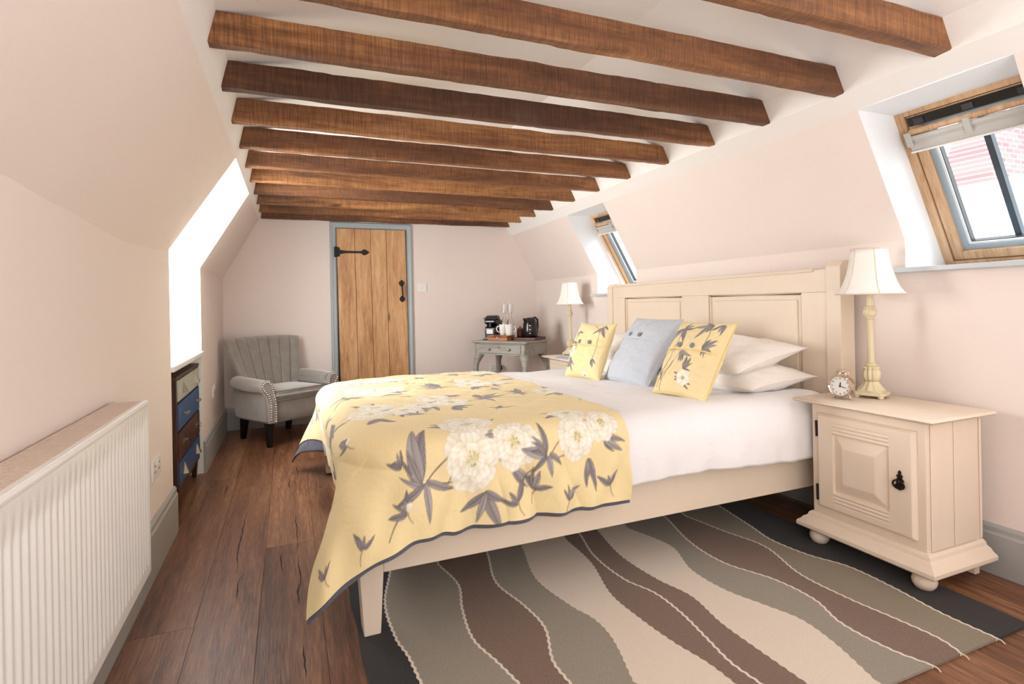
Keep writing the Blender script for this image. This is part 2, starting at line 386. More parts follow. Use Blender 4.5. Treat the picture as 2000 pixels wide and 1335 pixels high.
def roof_window(name, W, sillmesh, n):
    y0, y1 = W; ym = (y0 + y1) / 2; p = prof(ym)
    w = y1 - y0
    dx, dz = p[3][0] - p[2][0], p[3][1] - p[2][1]; Ls = math.hypot(dx, dz)
    ux, uz = dx / Ls, dz / Ls
    z0 = p[1][1] + 0.005
    x0 = p[2][0] + OFF + (z0 - p[2][1]) * dx / dz
    L = (p[3][1] - z0) / uz + 0.02
    th = math.atan2(uz, -ux)                     # slope angle
    root = bpy.data.objects.new(name, None); COL.objects.link(root); root['kind'] = 'structure'
    # local: x = along room depth (-Y world is +x), y = up the slope, z = inward normal
    ex = Vector((0, -1, 0)); ey = Vector((ux, 0, uz)); ez = ex.cross(ey)
    root.matrix_world = Matrix(((ex.x, ey.x, ez.x, x0), (ex.y, ey.y, ez.y, ym), (ex.z, ey.z, ez.z, z0), (0, 0, 0, 1)))
    si = -1 if ez.x > 0 else 1                   # sign that points into the room
    h = w / 2
    def frame(m, a, t, z0_, z1_, top=None):      # rectangular ring, inset a, width t
        top = L - a if top is None else top
        m.bb((-h + a, a, z0_), (-h + a + t, top, z1_)); m.bb((h - a - t, a, z0_), (h - a, top, z1_))
        m.bb((-h + a + t, a, z0_), (h - a - t, a + t, z1_)); m.bb((-h + a + t, top - t, z0_), (h - a - t, top, z1_))
    m = MB(); frame(m, 0.0, 0.036, -0.07 * si, 0.02 * si); m.build('window_frame', M['oakwin'], root, bevel=0.003)
    m = MB(); frame(m, 0.040, 0.040, -0.06 * si, 0.012 * si); sash = m.build('sash', M['oakwin'], root, bevel=0.003)
    m = MB(); m.cur = 0; frame(m, 0.080, 0.020, -0.055 * si, -0.008 * si); m.build('gasket', M['gasket'], root)
    m = MB(); frame(m, 0.100, 0.010, -0.050 * si, -0.018 * si); m.build('glazing_bead', M['white'], root)
    m = MB(); frame(m, 0.110, 0.003, -0.050 * si, -0.024 * si); m.build('spacer', M['greydark'], root)
    m = MB(); m.bb((-h + .1, .1, -0.046 * si), (h - .1, L - .1, -0.042 * si)); m.build('glass_pane', M['glass'], root)
    m = MB(); m.bb((-0.012, .1, -0.075 * si), (0.012, L - .1, -0.047 * si)); m.build('glazing_bar', M['bar'], root)
    # ventilation flap, rolled blind
    m = MB(); m.bb((-h + .045, L - 0.085, 0.0 * si), (h - .045, L - 0.045, 0.016 * si)); m.build('vent_slot', M['blackgloss'], root)
    for k in range(3):
        m = MB(); xx = -h + .09 + k * (w - .18) / 2; m.bb((xx - .02, L - .08, .016 * si), (xx + .02, L - .055, .021 * si)); m.build('vent_catch', M['greydark'], root)
    rot = Matrix.Rotation(0, 4, 'X')
    m = MB(); m.tube([(-h + .055, L - .105, .038 * si), (h - .03, L - .105, .038 * si)], 0.014, 12); m.build('control_bar', M['oakwin'], root, smooth=True)
    bl = MB()
    prof_b = [(L - .125, .020), (L - .120, .052), (L - .135, .056), (L - .150, .046), (L - .165, .054), (L - .188, .050), (L - .190, .040), (L - .155, .018)]
    bl.loft([[(x, yy, zz * si) for yy, zz in prof_b] for x in (-h + .045, h - .02)]); blo = bl.build('blind_cassette', M['blind'], root, bevel=0.002)
    m = MB(); m.bb((-h + .043, L - .196, .036 * si), (h - .018, L - .188, .056 * si)); m.build('blind_bar', M['white'], blo)
    for xx in (-h + .05, 0.0, h - .03):
        m = MB(); m.bb((xx - .012, L - .165, .05 * si), (xx + .012, L - .10, .062 * si)); m.build('bracket', M['blind'], blo, bevel=0.002)
    sillmesh_o = sillmesh.build('window_sill', M['sill'], bevel=0.004)
    sillmesh_o.parent = root; sillmesh_o.matrix_parent_inverse = root.matrix_world.inverted()
    return root
roof_window('window_1', W1, s1, 1); roof_window('window_2', W2, s2, 2)

# left niche
b = MB(); XO = -0.95
for y in NI:
    p = profl(y)
    b.add([(XO, y, 0), (-0.55, y, 0), (-0.55, y, p[2][1]), (-0.24, y, p[3][1]), (XO, y, p[3][1])], [(0, 1, 2, 3, 4)])
pa, pb = profl(NI[0]), profl(NI[1])
b.add([(pa[3][0], NI[0], pa[3][1]), (pb[3][0], NI[1], pb[3][1]), (XO, NI[1], pb[3][1]), (XO, NI[0], pa[3][1])], [(0, 1, 2, 3)])
b.add([(XO, NI[0], 0), (XO, NI[1], 0), (XO, NI[1], .83), (XO, NI[0], .83)], [(0, 1, 2, 3)])
tag(b.build('trim_3', M['reveal']), kind='structure')
w3 = thing('window_3', None, None, (XO + .03, 3.725, 0.83), kind='structure')
m = MB(); hw = .525; H3 = 1.07
for a, c in (((-.03, -hw, 0), (.03, -hw + .05, H3)), ((-.03, hw - .05, 0), (.03, hw, H3)), ((-.03, -hw + .05, 0), (.03, hw - .05, .05)), ((-.03, -hw + .05, H3 - .05), (.03, hw - .05, H3))): m.bb(a, c)
m.build('window_frame', M['white'], w3, bevel=0.003)
m = MB(); m.bb((-.02, -.02, .05), (.02, .02, H3 - .05)); m.build('mullion', M['white'], w3, bevel=0.002)
m = MB(); m.bb((-.004, -hw + .05, .05), (.0, hw - .05, H3 - .05)); m.build('glass_pane', M['glass'], w3)
m = MB(); m.bb((0, -hw, -.03), (.385, hw, 0)); m.build('window_sill', M['white'], w3, bevel=0.005)

# floor
xs = [-1.0, -.955, -.745, -.535, -.325, -.115, .098, .308, .52, .73, .94, 1.15, 1.36, 1.57, 1.78, 1.99, 2.2, 2.41, 2.62]
b = MB(); tone = []
b.cur = 1; b.add([(-1, YN, -.004), (2.62, YN, -.004), (2.62, YB, -.004), (-1, YB, -.004)], [(0, 1, 2, 3)]); tone += [0.5]
b.cur = 0
rnd = random.Random(3)
fixed = {6: 4.0, 5: 2.1}
for i in range(len(xs) - 1):
    y = YN - rnd.random() * 1.5
    while y < YB:
        y2 = y + rnd.uniform(1.5, 2.4); ya, yb_ = max(y, YN) + .0006, min(y2, YB) - .0006
        if yb_ > ya + .05:
            x0, x1 = xs[i] + .0008, xs[i + 1] - .0008
            z = rnd.uniform(-.0004, .0004)
            b.add([(x0, ya, z), (x1, ya, z), (x1, yb_, z), (x0, yb_, z), (x0, ya, -.004), (x1, ya, -.004), (x1, yb_, -.004), (x0, yb_, -.004)], [(0, 1, 2, 3), (0, 4, 5, 1), (1, 5, 6, 2), (2, 6, 7, 3), (3, 7, 4, 0)])
            tone += [rnd.random()] * 5
        y = y2
fl = b.build('floor', [M['floor'], M['gap']]); tag(fl, kind='structure')
def face_tone(o, vals):
    me = o.data; at = me.color_attributes.new('tone', 'FLOAT_COLOR', 'CORNER')
    arr = []
    for p, v in zip(me.polygons, vals):
        for _ in p.loop_indices: arr += [v, (v * 7.3) % 1, (v * 3.1) % 1, 1]
    at.data.foreach_set('color', arr)
face_tone(fl, tone)
# cracks and shakes in the boards: fine dark fissures sunk in the surface
b = MB(); rc = random.Random(11)
cr = [(.02, 2.95, .5), (.02, 2.45, .35), (-.01, 3.75, .22), (-.04, 2.62, .22), (-.22, 2.95, .75), (-.2, 2.45, .2), (-.28, 1.85, .06), (-.21, 1.72, .10), (-.19, 1.63, .12), (.03, 1.86, .18), (.02, 2.3, .16), (-.38, 3.8, .2), (.17, 3.6, .05), (.04, 4.0, .3), (-.02, 1.66, .06)]
for (cx, cy, ln) in cr:
    n = max(5, int(ln / .03)); pts = []; x = cx
    for k in range(n + 1):
        x += rc.uniform(-.004, .004); pts.append((x, cy - ln / 2 + ln * k / n))
    wv = [0.0006 + .0030 * math.sin(PI * k / n) * rc.uniform(.4, 1) for k in range(n + 1)]
    vs = [(p[0] - w_, p[1], .0011) for p, w_ in zip(pts, wv)] + [(p[0] + w_, p[1], .0011) for p, w_ in zip(pts, wv)]
    b.add(vs, [(k, n + 1 + k, n + 2 + k, k + 1) for k in range(n)])
ck = b.build('board_cracks', M['gap'], fl)

# skirting boards
def skirting(name, pts, h, t, mat, flipz=1):
    o = MB(); pr = [(0, 0), (t, 0), (t, h - .04), (t * .75, h - .03), (t * .75, h - .012), (t * .35, h), (0, h)]
    (x0, y0), (x1, y1) = pts; d = Vector((x1 - x0, y1 - y0, 0)); Lh = d.length; d.normalize(); n = Vector((-d.y, d.x, 0)) * flipz
    o.loft([[Vector((px, py, 0)) + n * a + Vector((0, 0, z)) for a, z in pr] for px, py in ((x0, y0), (x1, y1))])
    return tag(o.build(name, mat, smooth=True, angle=20), kind='structure')
skirting('baseboard_left', [(-.55, YN), (-.55, 3.2)], .23, .02, M['skirt'], -1)
skirting('baseboard_left.001', [(-.55, 4.25), (-.55, YB)], .215, .02, M['skirt'], -1)
skirting('baseboard_right', [(2.607, YN), (2.607, YB)], .20, .018, M['skirt'], 1)
skirting('baseboard_back', [(-.55, YB), (.385, YB)], .205, .018, M['skirt'], -1)
skirting('baseboard_back.001', [(1.19, YB), (2.607, YB)], .205, .018, M['skirt'], -1)
skirting('baseboard_front', [(-.55, YN), (2.607, YN)], .205, .018, M['skirt'], 1)

# ------------------------------------------------------------------ door
d = thing('door_1', None, None, (0, YB, 0), kind='structure')
b = MB(); tn = []
dx = [.455, .625, .778, .932, 1.128]
lean = -0.012
for i in range(4):
    x0, x1 = dx[i] + .0015, dx[i + 1] - .0015
    b.loft([[(x0 + s, -.045, z), (x1 + s, -.045, z), (x1 + s, -.012, z), (x0 + s, -.012, z)] for z, s in ((.006, .012), (1.878, -.006))])
    tn += [[.35, .1, .75, .5][i]] * 6
lf = b.build('door_leaf', M['oakdoor'], d, bevel=0.003); face_tone(lf, tn)
m = MB()
pr = [(0, 0), (.062, 0), (.062, .012), (.052, .022), (.03, .024), (.02, .030), (.008, .030), (0, .02)]   # across / out
def arch(m, x0, x1, z1, w=.062):
    pts = [(x0, 0, 1, 0), (x0, z1, 1, -1), (x1, z1, -1, -1), (x1, 0, -1, 0)]
    rings = []
    for px, pz, sx, sz in pts: rings.append([(px + sx * a, -o_, pz + sz * a) for a, o_ in [(w * q / .062, r) for q, r in pr]])
    m.loft(rings)
arch(m, .388, 1.192, 1.945); m.build('door_frame', M['arch'], d, smooth=True, angle=25)
m = MB(); m.bb((.45, -.012, 0), (1.13, -.002, 1.883)); m.build('door_stop', M['black'], d)
def strap(z):
    m = MB(); y0 = -.049
    m.bb((.425, y0 - .006, z - .05), (.450, y0 + .016, z + .05)); m.bb((.455, y0 - .004, z - .045), (.478, y0 + .002, z + .045))
    m.tube([(.452, y0 - .006, z - .05), (.452, y0 - .006, z + .05)], .006, 10)
    o = [(.478, .022), (.53, .012), (.66, .010), (.685, .012), (.695, .026), (.715, .030), (.735, .020), (.762, 0), (.735, -.020), (.715, -.030), (.695, -.026), (.685, -.012), (.66, -.010), (.53, -.012), (.478, -.022)]
    m.prism([(x, q) for x, q in o], 0, .006, T(0, y0 + .002, z) @ R(90, 'X'))
    return m.build('strap_hinge', M['black'], d, bevel=0.0015)
strap(1.648); strap(.25)
m = MB(); hx = 1.075
sp = [(0, .052), (.012, .040), (.026, .028), (.030, .012), (.018, -.004), (.009, -.016), (-.009, -.016), (-.018, -.004), (-.030, .012), (-.026, .028), (-.012, .040)]
m.prism(sp, 0, .006, T(hx, -.046, 1.325) @ R(90, 'X')); m.prism([(x, -y) for x, y in sp][::-1], 0, .006, T(hx + .004, -.046, 1.195) @ R(90, 'X'))
m.tube([(hx, -.052, 1.325), (hx, -.078, 1.305), (hx + .002, -.082, 1.26), (hx + .004, -.078, 1.215), (hx + .004, -.052, 1.195)], .008, 10)
m.build('door_handle', M['black'], d, smooth=True)

# ------------------------------------------------------------------ ceiling beams
beams = [1.19, 1.60, 1.99, 2.37, 2.77, 3.19, 3.61, 4.01, 4.43, 4.82, 5.19, 5.53]
ordn = ['nearest the camera, with pale pitted underside', 'second from the camera, left end outside the picture', 'third from the camera, with its left end in view', 'fourth from the camera', 'fifth from the camera', 'sixth from the camera', 'seventh from the camera', 'fifth from the door wall, paler and golden', 'fourth from the door wall', 'third from the door wall', 'second from the door wall', 'hard by the door wall, farthest of the row']
for i, y in enumerate(beams):
    t = tt(y); zb = lerp(1.985, 1.948, t); pr_ = prof(y); pl = profl(y)
    hgt = .105 if i < 6 else .095; wd = .06 if i == 0 else .05
    rr = random.Random(50 + i)
    xl, xr = pl[4][0] - .002, pr_[4][0] + .004
    b = MB(); n = 60; rings = []
    xrt = pr_[5][0] + .004; xlt = pl[5][0] - .002
    for k in range(n + 1):
        s = k / n
        def nz(c, a=.003): return a * (noise.noise(Vector((s * 14, c * 3.1 + i * 7, 2))) + .6 * noise.noise(Vector((s * 50, c * 5 + i, 9))))
        xb = lerp(xl, xr, s); xt = lerp(xlt, xrt, s); cz = .002 * math.sin(3 * s + i)
        rings.append([(xb, y - .0 + nz(1), zb + .006 + nz(2, .004) + cz), (xb, y + .006 + nz(3), zb + nz(4, .004) + cz), (xb, y + wd + nz(5), zb + nz(6, .004) + cz),
                      (xt, y + wd, zb + hgt + nz(8)), (xt, y + nz(9), zb + hgt + nz(10, .004))])
    b.loft(rings)
    o = b.build('ceiling_beam', M['beamgold' if i in (7, 9) else 'beam'], smooth=True, angle=30)
    tag(o, 'rough sawn dark timber ceiling beam, ' + ordn[i], 'beam', 'exposed timber ceiling beams')

# ------------------------------------------------------------------ printed cloth painter
class Canvas:
    def __init__(s, w, h, res, bg):
        s.res = res; s.nx = int(round(w / res)) + 1; s.ny = int(round(h / res)) + 1
        s.w, s.h = w, h
        s.a = np.zeros((s.nx, s.ny, 3)); s.a[:] = bg
    def win(s, x0, x1, y0, y1):
        i0, i1 = max(0, int(x0 / s.res)), min(s.nx, int(x1 / s.res) + 2); j0, j1 = max(0, int(y0 / s.res)), min(s.ny, int(y1 / s.res) + 2)
        if i1 <= i0 or j1 <= j0: return None
        X, Y = np.meshgrid(np.arange(i0, i1) * s.res, np.arange(j0, j1) * s.res, indexing='ij')
        return i0, i1, j0, j1, X, Y
    def put(s, w, mask, col):
        i0, i1, j0, j1 = w[:4]; mk = np.clip(mask, 0, 1)[..., None]
        s.a[i0:i1, j0:j1] = s.a[i0:i1, j0:j1] * (1 - mk) + np.asarray(col) * mk
    def leaf(s, x, y, ang, L, W, col, vein, bend=0.0):
        w = s.win(x - L * 1.1, x + L * 1.1, y - L * 1.1, y + L * 1.1)
        if w is None: return
        c, q = math.cos(ang), math.sin(ang); X = w[4] - x; Y = w[5] - y
        u = X * c + Y * q; v = -X * q + Y * c; t = np.clip(u / L, 0, 1); v = v - bend * L * t * t
        hw = W / 2 * (np.sin(PI * t ** .75) ** .9 + 1e-6)
        inside = (u > 0) & (u < L)
        d = hw - np.abs(v)
        m = inside * np.clip(d / s.res + .5, 0, 1)
        tex = .5 + .5 * np.sin((u * 1.2 + np.abs(v) * 2.2) * 2 * PI / .012)
        sh = (.80 + .22 * tex * (1 - np.exp(-(np.abs(v) / (W * .25)) ** 2)) + .14 * (v > 0))[..., None]
        s.put(w, m, np.asarray(col) * sh)
        s.put(w, inside * np.clip((.0016 - np.abs(v)) / s.res + .5, 0, 1) * .7 * (t < .9), vein)
        s.put(w, inside * np.clip(1 - np.abs(d) / (s.res * .8), 0, 1) * .6, vein)
    def stroke(s, p0, p1, r0, r1, col, bend=0.0):
        L = math.hypot(p1[0] - p0[0], p1[1] - p0[1]); pad = abs(bend) * L + r0 + .005
        w = s.win(min(p0[0], p1[0]) - pad, max(p0[0], p1[0]) + pad, min(p0[1], p1[1]) - pad, max(p0[1], p1[1]) + pad)
        if w is None: return
        c, q = (p1[0] - p0[0]) / L, (p1[1] - p0[1]) / L; X = w[4] - p0[0]; Y = w[5] - p0[1]
        u = X * c + Y * q; v = -X * q + Y * c; t = np.clip(u / L, 0, 1); v = v - bend * L * 4 * t * (1 - t)
        r = r0 + (r1 - r0) * t
        s.put(w, (u > -r0) * (u < L + r1) * np.clip((r - np.abs(v)) / s.res + .5, 0, 1), col)
    def petal(s, x, y, ang, L, W, c0, c1, edge):
        w = s.win(x - L * 1.2, x + L * 1.2, y - L * 1.2, y + L * 1.2)
        if w is None: return
        c, q = math.cos(ang), math.sin(ang); X = w[4] - x; Y = w[5] - y
        u = X * c + Y * q; v = -X * q + Y * c
        d = 1 - np.sqrt(((u - L * .5) / (L * .5)) ** 2 + (v / (W / 2 * (.65 + .5 * np.clip(u / L, 0, 1)))) ** 2)
        d = d + .07 * np.sin(np.arctan2(v, u - L * .4) * 5 + x * 90) + .03 * np.sin(np.arctan2(v, u - L * .4) * 13 + y * 50)
        m = np.clip(d * L * .5 / s.res + .5, 0, 1)
        t = np.clip(u / L, 0, 1)[..., None]
        st = (.96 + .05 * np.sin(v / W * 26))[..., None]
        s.put(w, m, (np.asarray(c0) * (1 - t) + np.asarray(c1) * t) * st)
        s.put(w, np.clip(1 - np.abs(d) * L * .5 / (s.res * .9), 0, 1) * .30, edge)
def L3(r, g, b): return [lin(r), lin(g), lin(b)]
YEL = L3(236, 217, 168); GRY = L3(148, 141, 144); GRD = L3(88, 82, 88); STM = L3(128, 112, 104); CRM = L3(246, 241, 226); CRY = L3(226, 216, 178); WHT = L3(252, 250, 242); EDG = L3(190, 180, 160)
LGY = L3(174, 168, 168)
def peony(cv, x, y, r, rg):
    for ring, (n, rr, ln) in enumerate(((6, .30, .78), (5, .16, .62), (4, .04, .46))):
        a0 = rg.random() * 6
        for k in range(n):
            a = a0 + 2 * PI * k / n + rg.uniform(-.15, .15); l_ = r * ln * rg.uniform(.85, 1.1)
            cv.petal(x + r * rr * math.cos(a) * .8, y + r * rr * math.sin(a) * .7, a, l_, l_ * 1.3, CRY if ring else L3(222, 214, 190), WHT if ring else CRM, EDG)
    for k in range(26):
        a = rg.random() * 2 * PI; q = r * .2 * math.sqrt(rg.random())
        cv.stroke((x + q * math.cos(a), y + q * math.sin(a)), (x + q * 1.3 * math.cos(a) + .001, y + q * 1.3 * math.sin(a) + .001), .0016, .0012, L3(196, 184, 92) if k % 2 else L3(150, 150, 84))
def cluster(cv, x, y, ang, sc, rg, n=5, spread=2.2):
    order = list(range(n)); rg.shuffle(order)
    for k in order:
        a = ang + spread * (k / (n - 1) - .5) + rg.uniform(-.22, .22)
        l_ = sc * rg.uniform(.6, 1.35); o = sc * rg.uniform(0, .12)
        cv.leaf(x + o * math.cos(a + 1), y + o * math.sin(a + 1), a, l_, l_ * rg.uniform(.20, .34), (GRY, LGY, L3(160, 152, 150))[k % 3], GRD, rg.uniform(-.45, .45))
def spray(cv, x, y, rg, sc=1.0, mir=1, rot=0.0, full=True):
    c, q = math.cos(rot), math.sin(rot)
    def P(u, v): u *= mir * sc; v *= sc; return (x + u * c - v * q, y + u * q + v * c)
    def A(a): a = a if mir > 0 else PI - a; return a + rot
    cv.stroke(P(-.32, -.15), P(-.15, -.03), .0022 * sc, .0034 * sc, STM, .06 * mir)
    cv.stroke(P(-.15, -.03), P(0, .05), .0030 * sc, .0022 * sc, STM, .05 * mir)
    cv.stroke(P(-.15, -.03), P(.03, -.03), .0030 * sc, .0024 * sc, STM, -.06 * mir)
    cv.stroke(P(-.06, -.045), P(-.01, .02), .0022 * sc, .0026 * sc, STM)
    cluster(cv, *P(-.15, -.02), A(2.2), .125 * sc, rg, 5, 1.3)
    cluster(cv, *P(-.15, -.02), A(-1.6), .095 * sc, rg, 3, 2.0)
    cluster(cv, *P(.07, -.08), A(-1.5), .11 * sc, rg, 4, 1.3)
    cluster(cv, *P(.08, .07), A(.6), .12 * sc, rg, 4, 2.4)
    if full:
        cluster(cv, *P(.02, .16), A(2.5), .10 * sc, rg, 3, 1.5)
        cluster(cv, *P(.17, -.02), A(-.6), .10 * sc, rg, 3, 1.5)
        peony(cv, *P(.05, .17), .095 * sc, rg); peony(cv, *P(.19, .05), .088 * sc, rg)
    peony(cv, *P(.03, .02), .100 * sc, rg)
def bud(cv, x, y, rg, ang, sc=1.0):
    cv.stroke((x - .05 * sc * math.cos(ang), y - .05 * sc * math.sin(ang)), (x, y), .0014, .0022, STM, .1)
    cluster(cv, x, y, ang + rg.uniform(-.3, .3), .062 * sc, rg, 4, 1.7)
    if rg.random() < .4: cv.petal(x, y, ang - .9, .036 * sc, .026 * sc, CRY, WHT, EDG)
def set_print(me, cols, n):
    at = me.color_attributes.new('print', 'FLOAT_COLOR', 'POINT')
    arr = np.ones((n, 4), dtype=np.float32); arr[:, :3] = cols
    at.data.foreach_set('color', arr.ravel())
def np_mesh(name, P, nu, nv, mat, parent=None, flip=False, cols=None):
    me = bpy.data.meshes.new(name)
    i, j = np.meshgrid(np.arange(nu - 1), np.arange(nv - 1), indexing='ij'); a = (i * nv + j).ravel()
    q = np.stack([a, a + nv, a + nv + 1, a + 1], 1)
    if flip: q = q[:, ::-1]
    me.vertices.add(len(P)); me.vertices.foreach_set('co', P.astype(np.float32).ravel())
    me.loops.add(q.size); me.loops.foreach_set('vertex_index', q.ravel().astype(np.int32))
    me.polygons.add(len(q)); me.polygons.foreach_set('loop_start', np.arange(0, q.size, 4, dtype=np.int32)); me.polygons.foreach_set('loop_total', np.full(len(q), 4, dtype=np.int32))
    me.update(calc_edges=True); me.validate()
    me.polygons.foreach_set('use_smooth', [True] * len(q))
    me.materials.append(mat)
    if cols is not None: set_print(me, cols, len(P))
    o = bpy.data.objects.new(name, me); COL.objects.link(o)
    if parent: o.parent = parent
    return o

# ------------------------------------------------------------------ bed
bed = thing('double_bed', 'cream painted wooden double bed with tall panelled headboard against the right wall', 'bed', (1.35, 2.9, 0))
def L0(x, y, z=0): return (x - 1.35, y - 2.9, z)
BM = T(-1.35, -2.9, 0)
def bleg(x0, x1, y0, y1):
    m = MB(); tx = .012
    z1 = .40
    m.loft([[(lerp(x0, x1, a) + (tx if a else 0) * (k == 0) * -1 + (tx if not a else 0) * (k == 0), lerp(y0, y1, c), z) for a, c in ((0, 0), (1, 0), (1, 1), (0, 1))] for k, z in ((0, .010), (1, .215), (1, z1))], BM)
    return m.build('leg', M['cream2'], bed, bevel=0.004)
bleg(.205, .285, 1.885, 1.965); bleg(.205, .285, 3.83, 3.91)
for y0, y1 in ((1.887, 1.915), (3.88, 3.908)):
    m = MB(); m.bb((.285, y0, .213), (2.50, y1, .415), BM); m.build('side_rail', M['cream2'], bed, bevel=0.004)
m = MB(); m.bb((.21, 1.965, .213), (.24, 3.83, .415), BM); m.build('foot_rail', M['cream2'], bed, bevel=0.004)
m = MB()
for k in range(14): m.bb((.32 + k * .155, 1.915, .375), (.32 + k * .155 + .08, 3.88, .39), BM)
m.build('slats', M['cream2'], bed)
# headboard
XH = 2.49
HY0, HY1 = 1.845, 3.935
def ztop(y): return lerp(1.262, 1.245, (y - HY0) / (HY1 - HY0))
for (y0, y1, zt, zf) in ((HY0, 1.925, 1.300, .0), (3.865, HY1, 1.262, .0)):
    m = MB(); pts = [(XH - .012, 0), (XH + .085, 0), (XH + .085, zt - .035), (XH + .07, zt - .006), (XH + .045, zt), (XH + .01, zt - .004), (XH - .012, zt - .03)]
    m.loft([[(x, y, z + .0) for x, z in pts] for y in (y0, y1)], BM); m.build('post', M['cream2'], bed, bevel=0.004)
m = MB(); m.bb((XH + .02, 1.925, .20), (XH + .04, 3.865, 1.235), BM); m.build('back_panel', M['cream2'], bed)
m = MB()
def hb(m, y0, y1, z0a, z1a): # member of the face frame
    m.loft([[(XH, y, z0a), (XH + .03, y, z0a), (XH + .03, y, z1), (XH, y, z1)] for y, z1 in ((y0, z1a(y0)), (y1, z1a(y1)))], BM)
m = MB(); hb(m, 1.925, 3.865, 1.145, ztop); m.build('top_rail', M['cream2'], bed, bevel=0.003)
m = MB(); m.loft([[(XH - .014, y, ztop(y) - .012), (XH + .045, y, ztop(y) - .012), (XH + .045, y, ztop(y) + .006), (XH - .006, y, ztop(y) + .006)] for y in (2.0, 3.865)], BM); m.build('cap_moulding', M['cream2'], bed, bevel=0.003)
for (y0, y1, nm) in ((1.925, 2.075, 'stile'), (2.76, 3.015, 'stile'), (3.70, 3.865, 'stile')):
    m = MB(); m.bb((XH, y0, .30), (XH + .03, y1, 1.145), BM); m.build(nm, M['cream2'], bed, bevel=0.003)
for y0, y1 in ((2.075, 2.76), (3.015, 3.70)):
    m = MB(); m.bb((XH + .012, y0 + .035, .45), (XH + .024, y1 - .035, 1.11), BM); p_ = m.build('panel', M['cream2'], bed, bevel=0.006)
    m = MB()
    m.tube([(XH + .016, y0 + .008, .45), (XH + .016, y0 + .008, 1.137), (XH + .016, y1 - .008, 1.137), (XH + .016, y1 - .008, .45)], .007, 8, BM); m.build('moulding', M['cream2'], p_, smooth=True)
m = MB(); m.bb((XH, 1.925, .20), (XH + .03, 3.865, .30), BM); m.build('bottom_rail', M['cream2'], bed)

# mattress
def rbox(x0, x1, y0, y1, z0, z1, r, n=6):
    m = MB(); rings = []
    for z, ins in [(z0, .02), (z0 + .02, 0), (z1 - .03, 0), (z1 - .01, .01), (z1, .03)]:
        ring = []
        for cx, cy, a0 in ((x1 - r, y0 + r, -90), (x1 - r, y1 - r, 0), (x0 + r, y1 - r, 90), (x0 + r, y0 + r, 180)):
            for k in range(n + 1):
                a = math.radians(a0 + 90 * k / n); ring.append((cx + (r - ins) * math.cos(a), cy + (r - ins) * math.sin(a), z))
        rings.append(ring)
    m.loft(rings); return m
mt = rbox(.30, 2.44, 1.955, 3.845, .392, .55, .16).build('mattress', M['mattress'], smooth=True)
tag(mt, 'thick grey-sided mattress on the cream bed under the white cover', 'mattress')

def drape(X, Y, x0, y0, x1, y1, Rr, r, zt, flare=0.0, cflare=0.0, ripple=0.0, off=0.0, seed=0, inx=0.0, pf=.03, hemdrop=0, cshift=0.0):
    """cloth point (X,Y) lying flat -> draped over a rounded rectangle"""
    cx = (x0 + x1) / 2; cy = (y0 + y1) / 2; hx = (x1 - x0) / 2 - Rr; hy = (y1 - y0) / 2 - Rr
    qx = np.abs(X - cx) - hx; qy = np.abs(Y - cy) - hy
    ax = np.maximum(qx, 0); ay = np.maximum(qy, 0); ln = np.sqrt(ax * ax + ay * ay) + 1e-9
    d = ln - Rr + np.minimum(np.maximum(qx, qy), 0)
    nx = np.where(ln > 1e-6, ax / ln, 0) * np.sign(X - cx); ny = np.where(ln > 1e-6, ay / ln, 0) * np.sign(Y - cy)
    dp = np.maximum(d, 0)
    bx_ = X - nx * dp; by_ = Y - ny * dp
    arc = np.minimum(dp, r * PI / 2); Lh = np.maximum(dp - r * PI / 2, 0)
    h = r * np.sin(arc / r); drop = r * (1 - np.cos(arc / r))
    corner = 2 * np.abs(nx * ny)
    tang = bx_ * 1.0 + by_ * .8 + np.arctan2(ny, nx + 1e-9) * .25
    rp = ripple * np.clip(Lh / .15, 0, 1) * (np.sin(tang * 34 + seed) + .6 * np.sin(tang * 61 + 1.3 * seed) + .5 * np.sin(tang * 17 + 2))
    h = h + Lh * (flare + cflare * corner) + rp + off * np.sin(np.clip(dp / (r * PI / 2), 0, 1) * PI / 2)
    Lq = np.clip(Lh / .4, 0, 2)
    bx_ = bx_ - cshift * corner ** 1.5 * Lq ** .8; Lh = Lh * (1 - (.20 * corner if cshift else 0))
    foot = (nx < 0) * np.abs(nx)
    h = h - inx * foot * Lh
    z = zt + off * np.cos(np.clip(dp / (r * PI / 2), 0, 1) * PI / 2) - drop - Lh
    z = z + hemdrop
    return bx_ + nx * h, by_ + ny * h, z, dp
def fbm(X, Y, sc, seed, octv=3):
    rg = np.random.RandomState(seed); out = np.zeros_like(X)
    for o in range(octv):
        for k in range(5):
            a = rg.rand() * 2 * PI; f = sc * 2 ** o * (0.7 + rg.rand() * .7); ph = rg.rand() * 6.28
            wv = np.sin((X * np.cos(a) + Y * np.sin(a)) * f + ph + 1.2 * np.sin(X * f * .5 + rg.rand() * 6) )
            out += wv / 2 ** o / 5
    return out

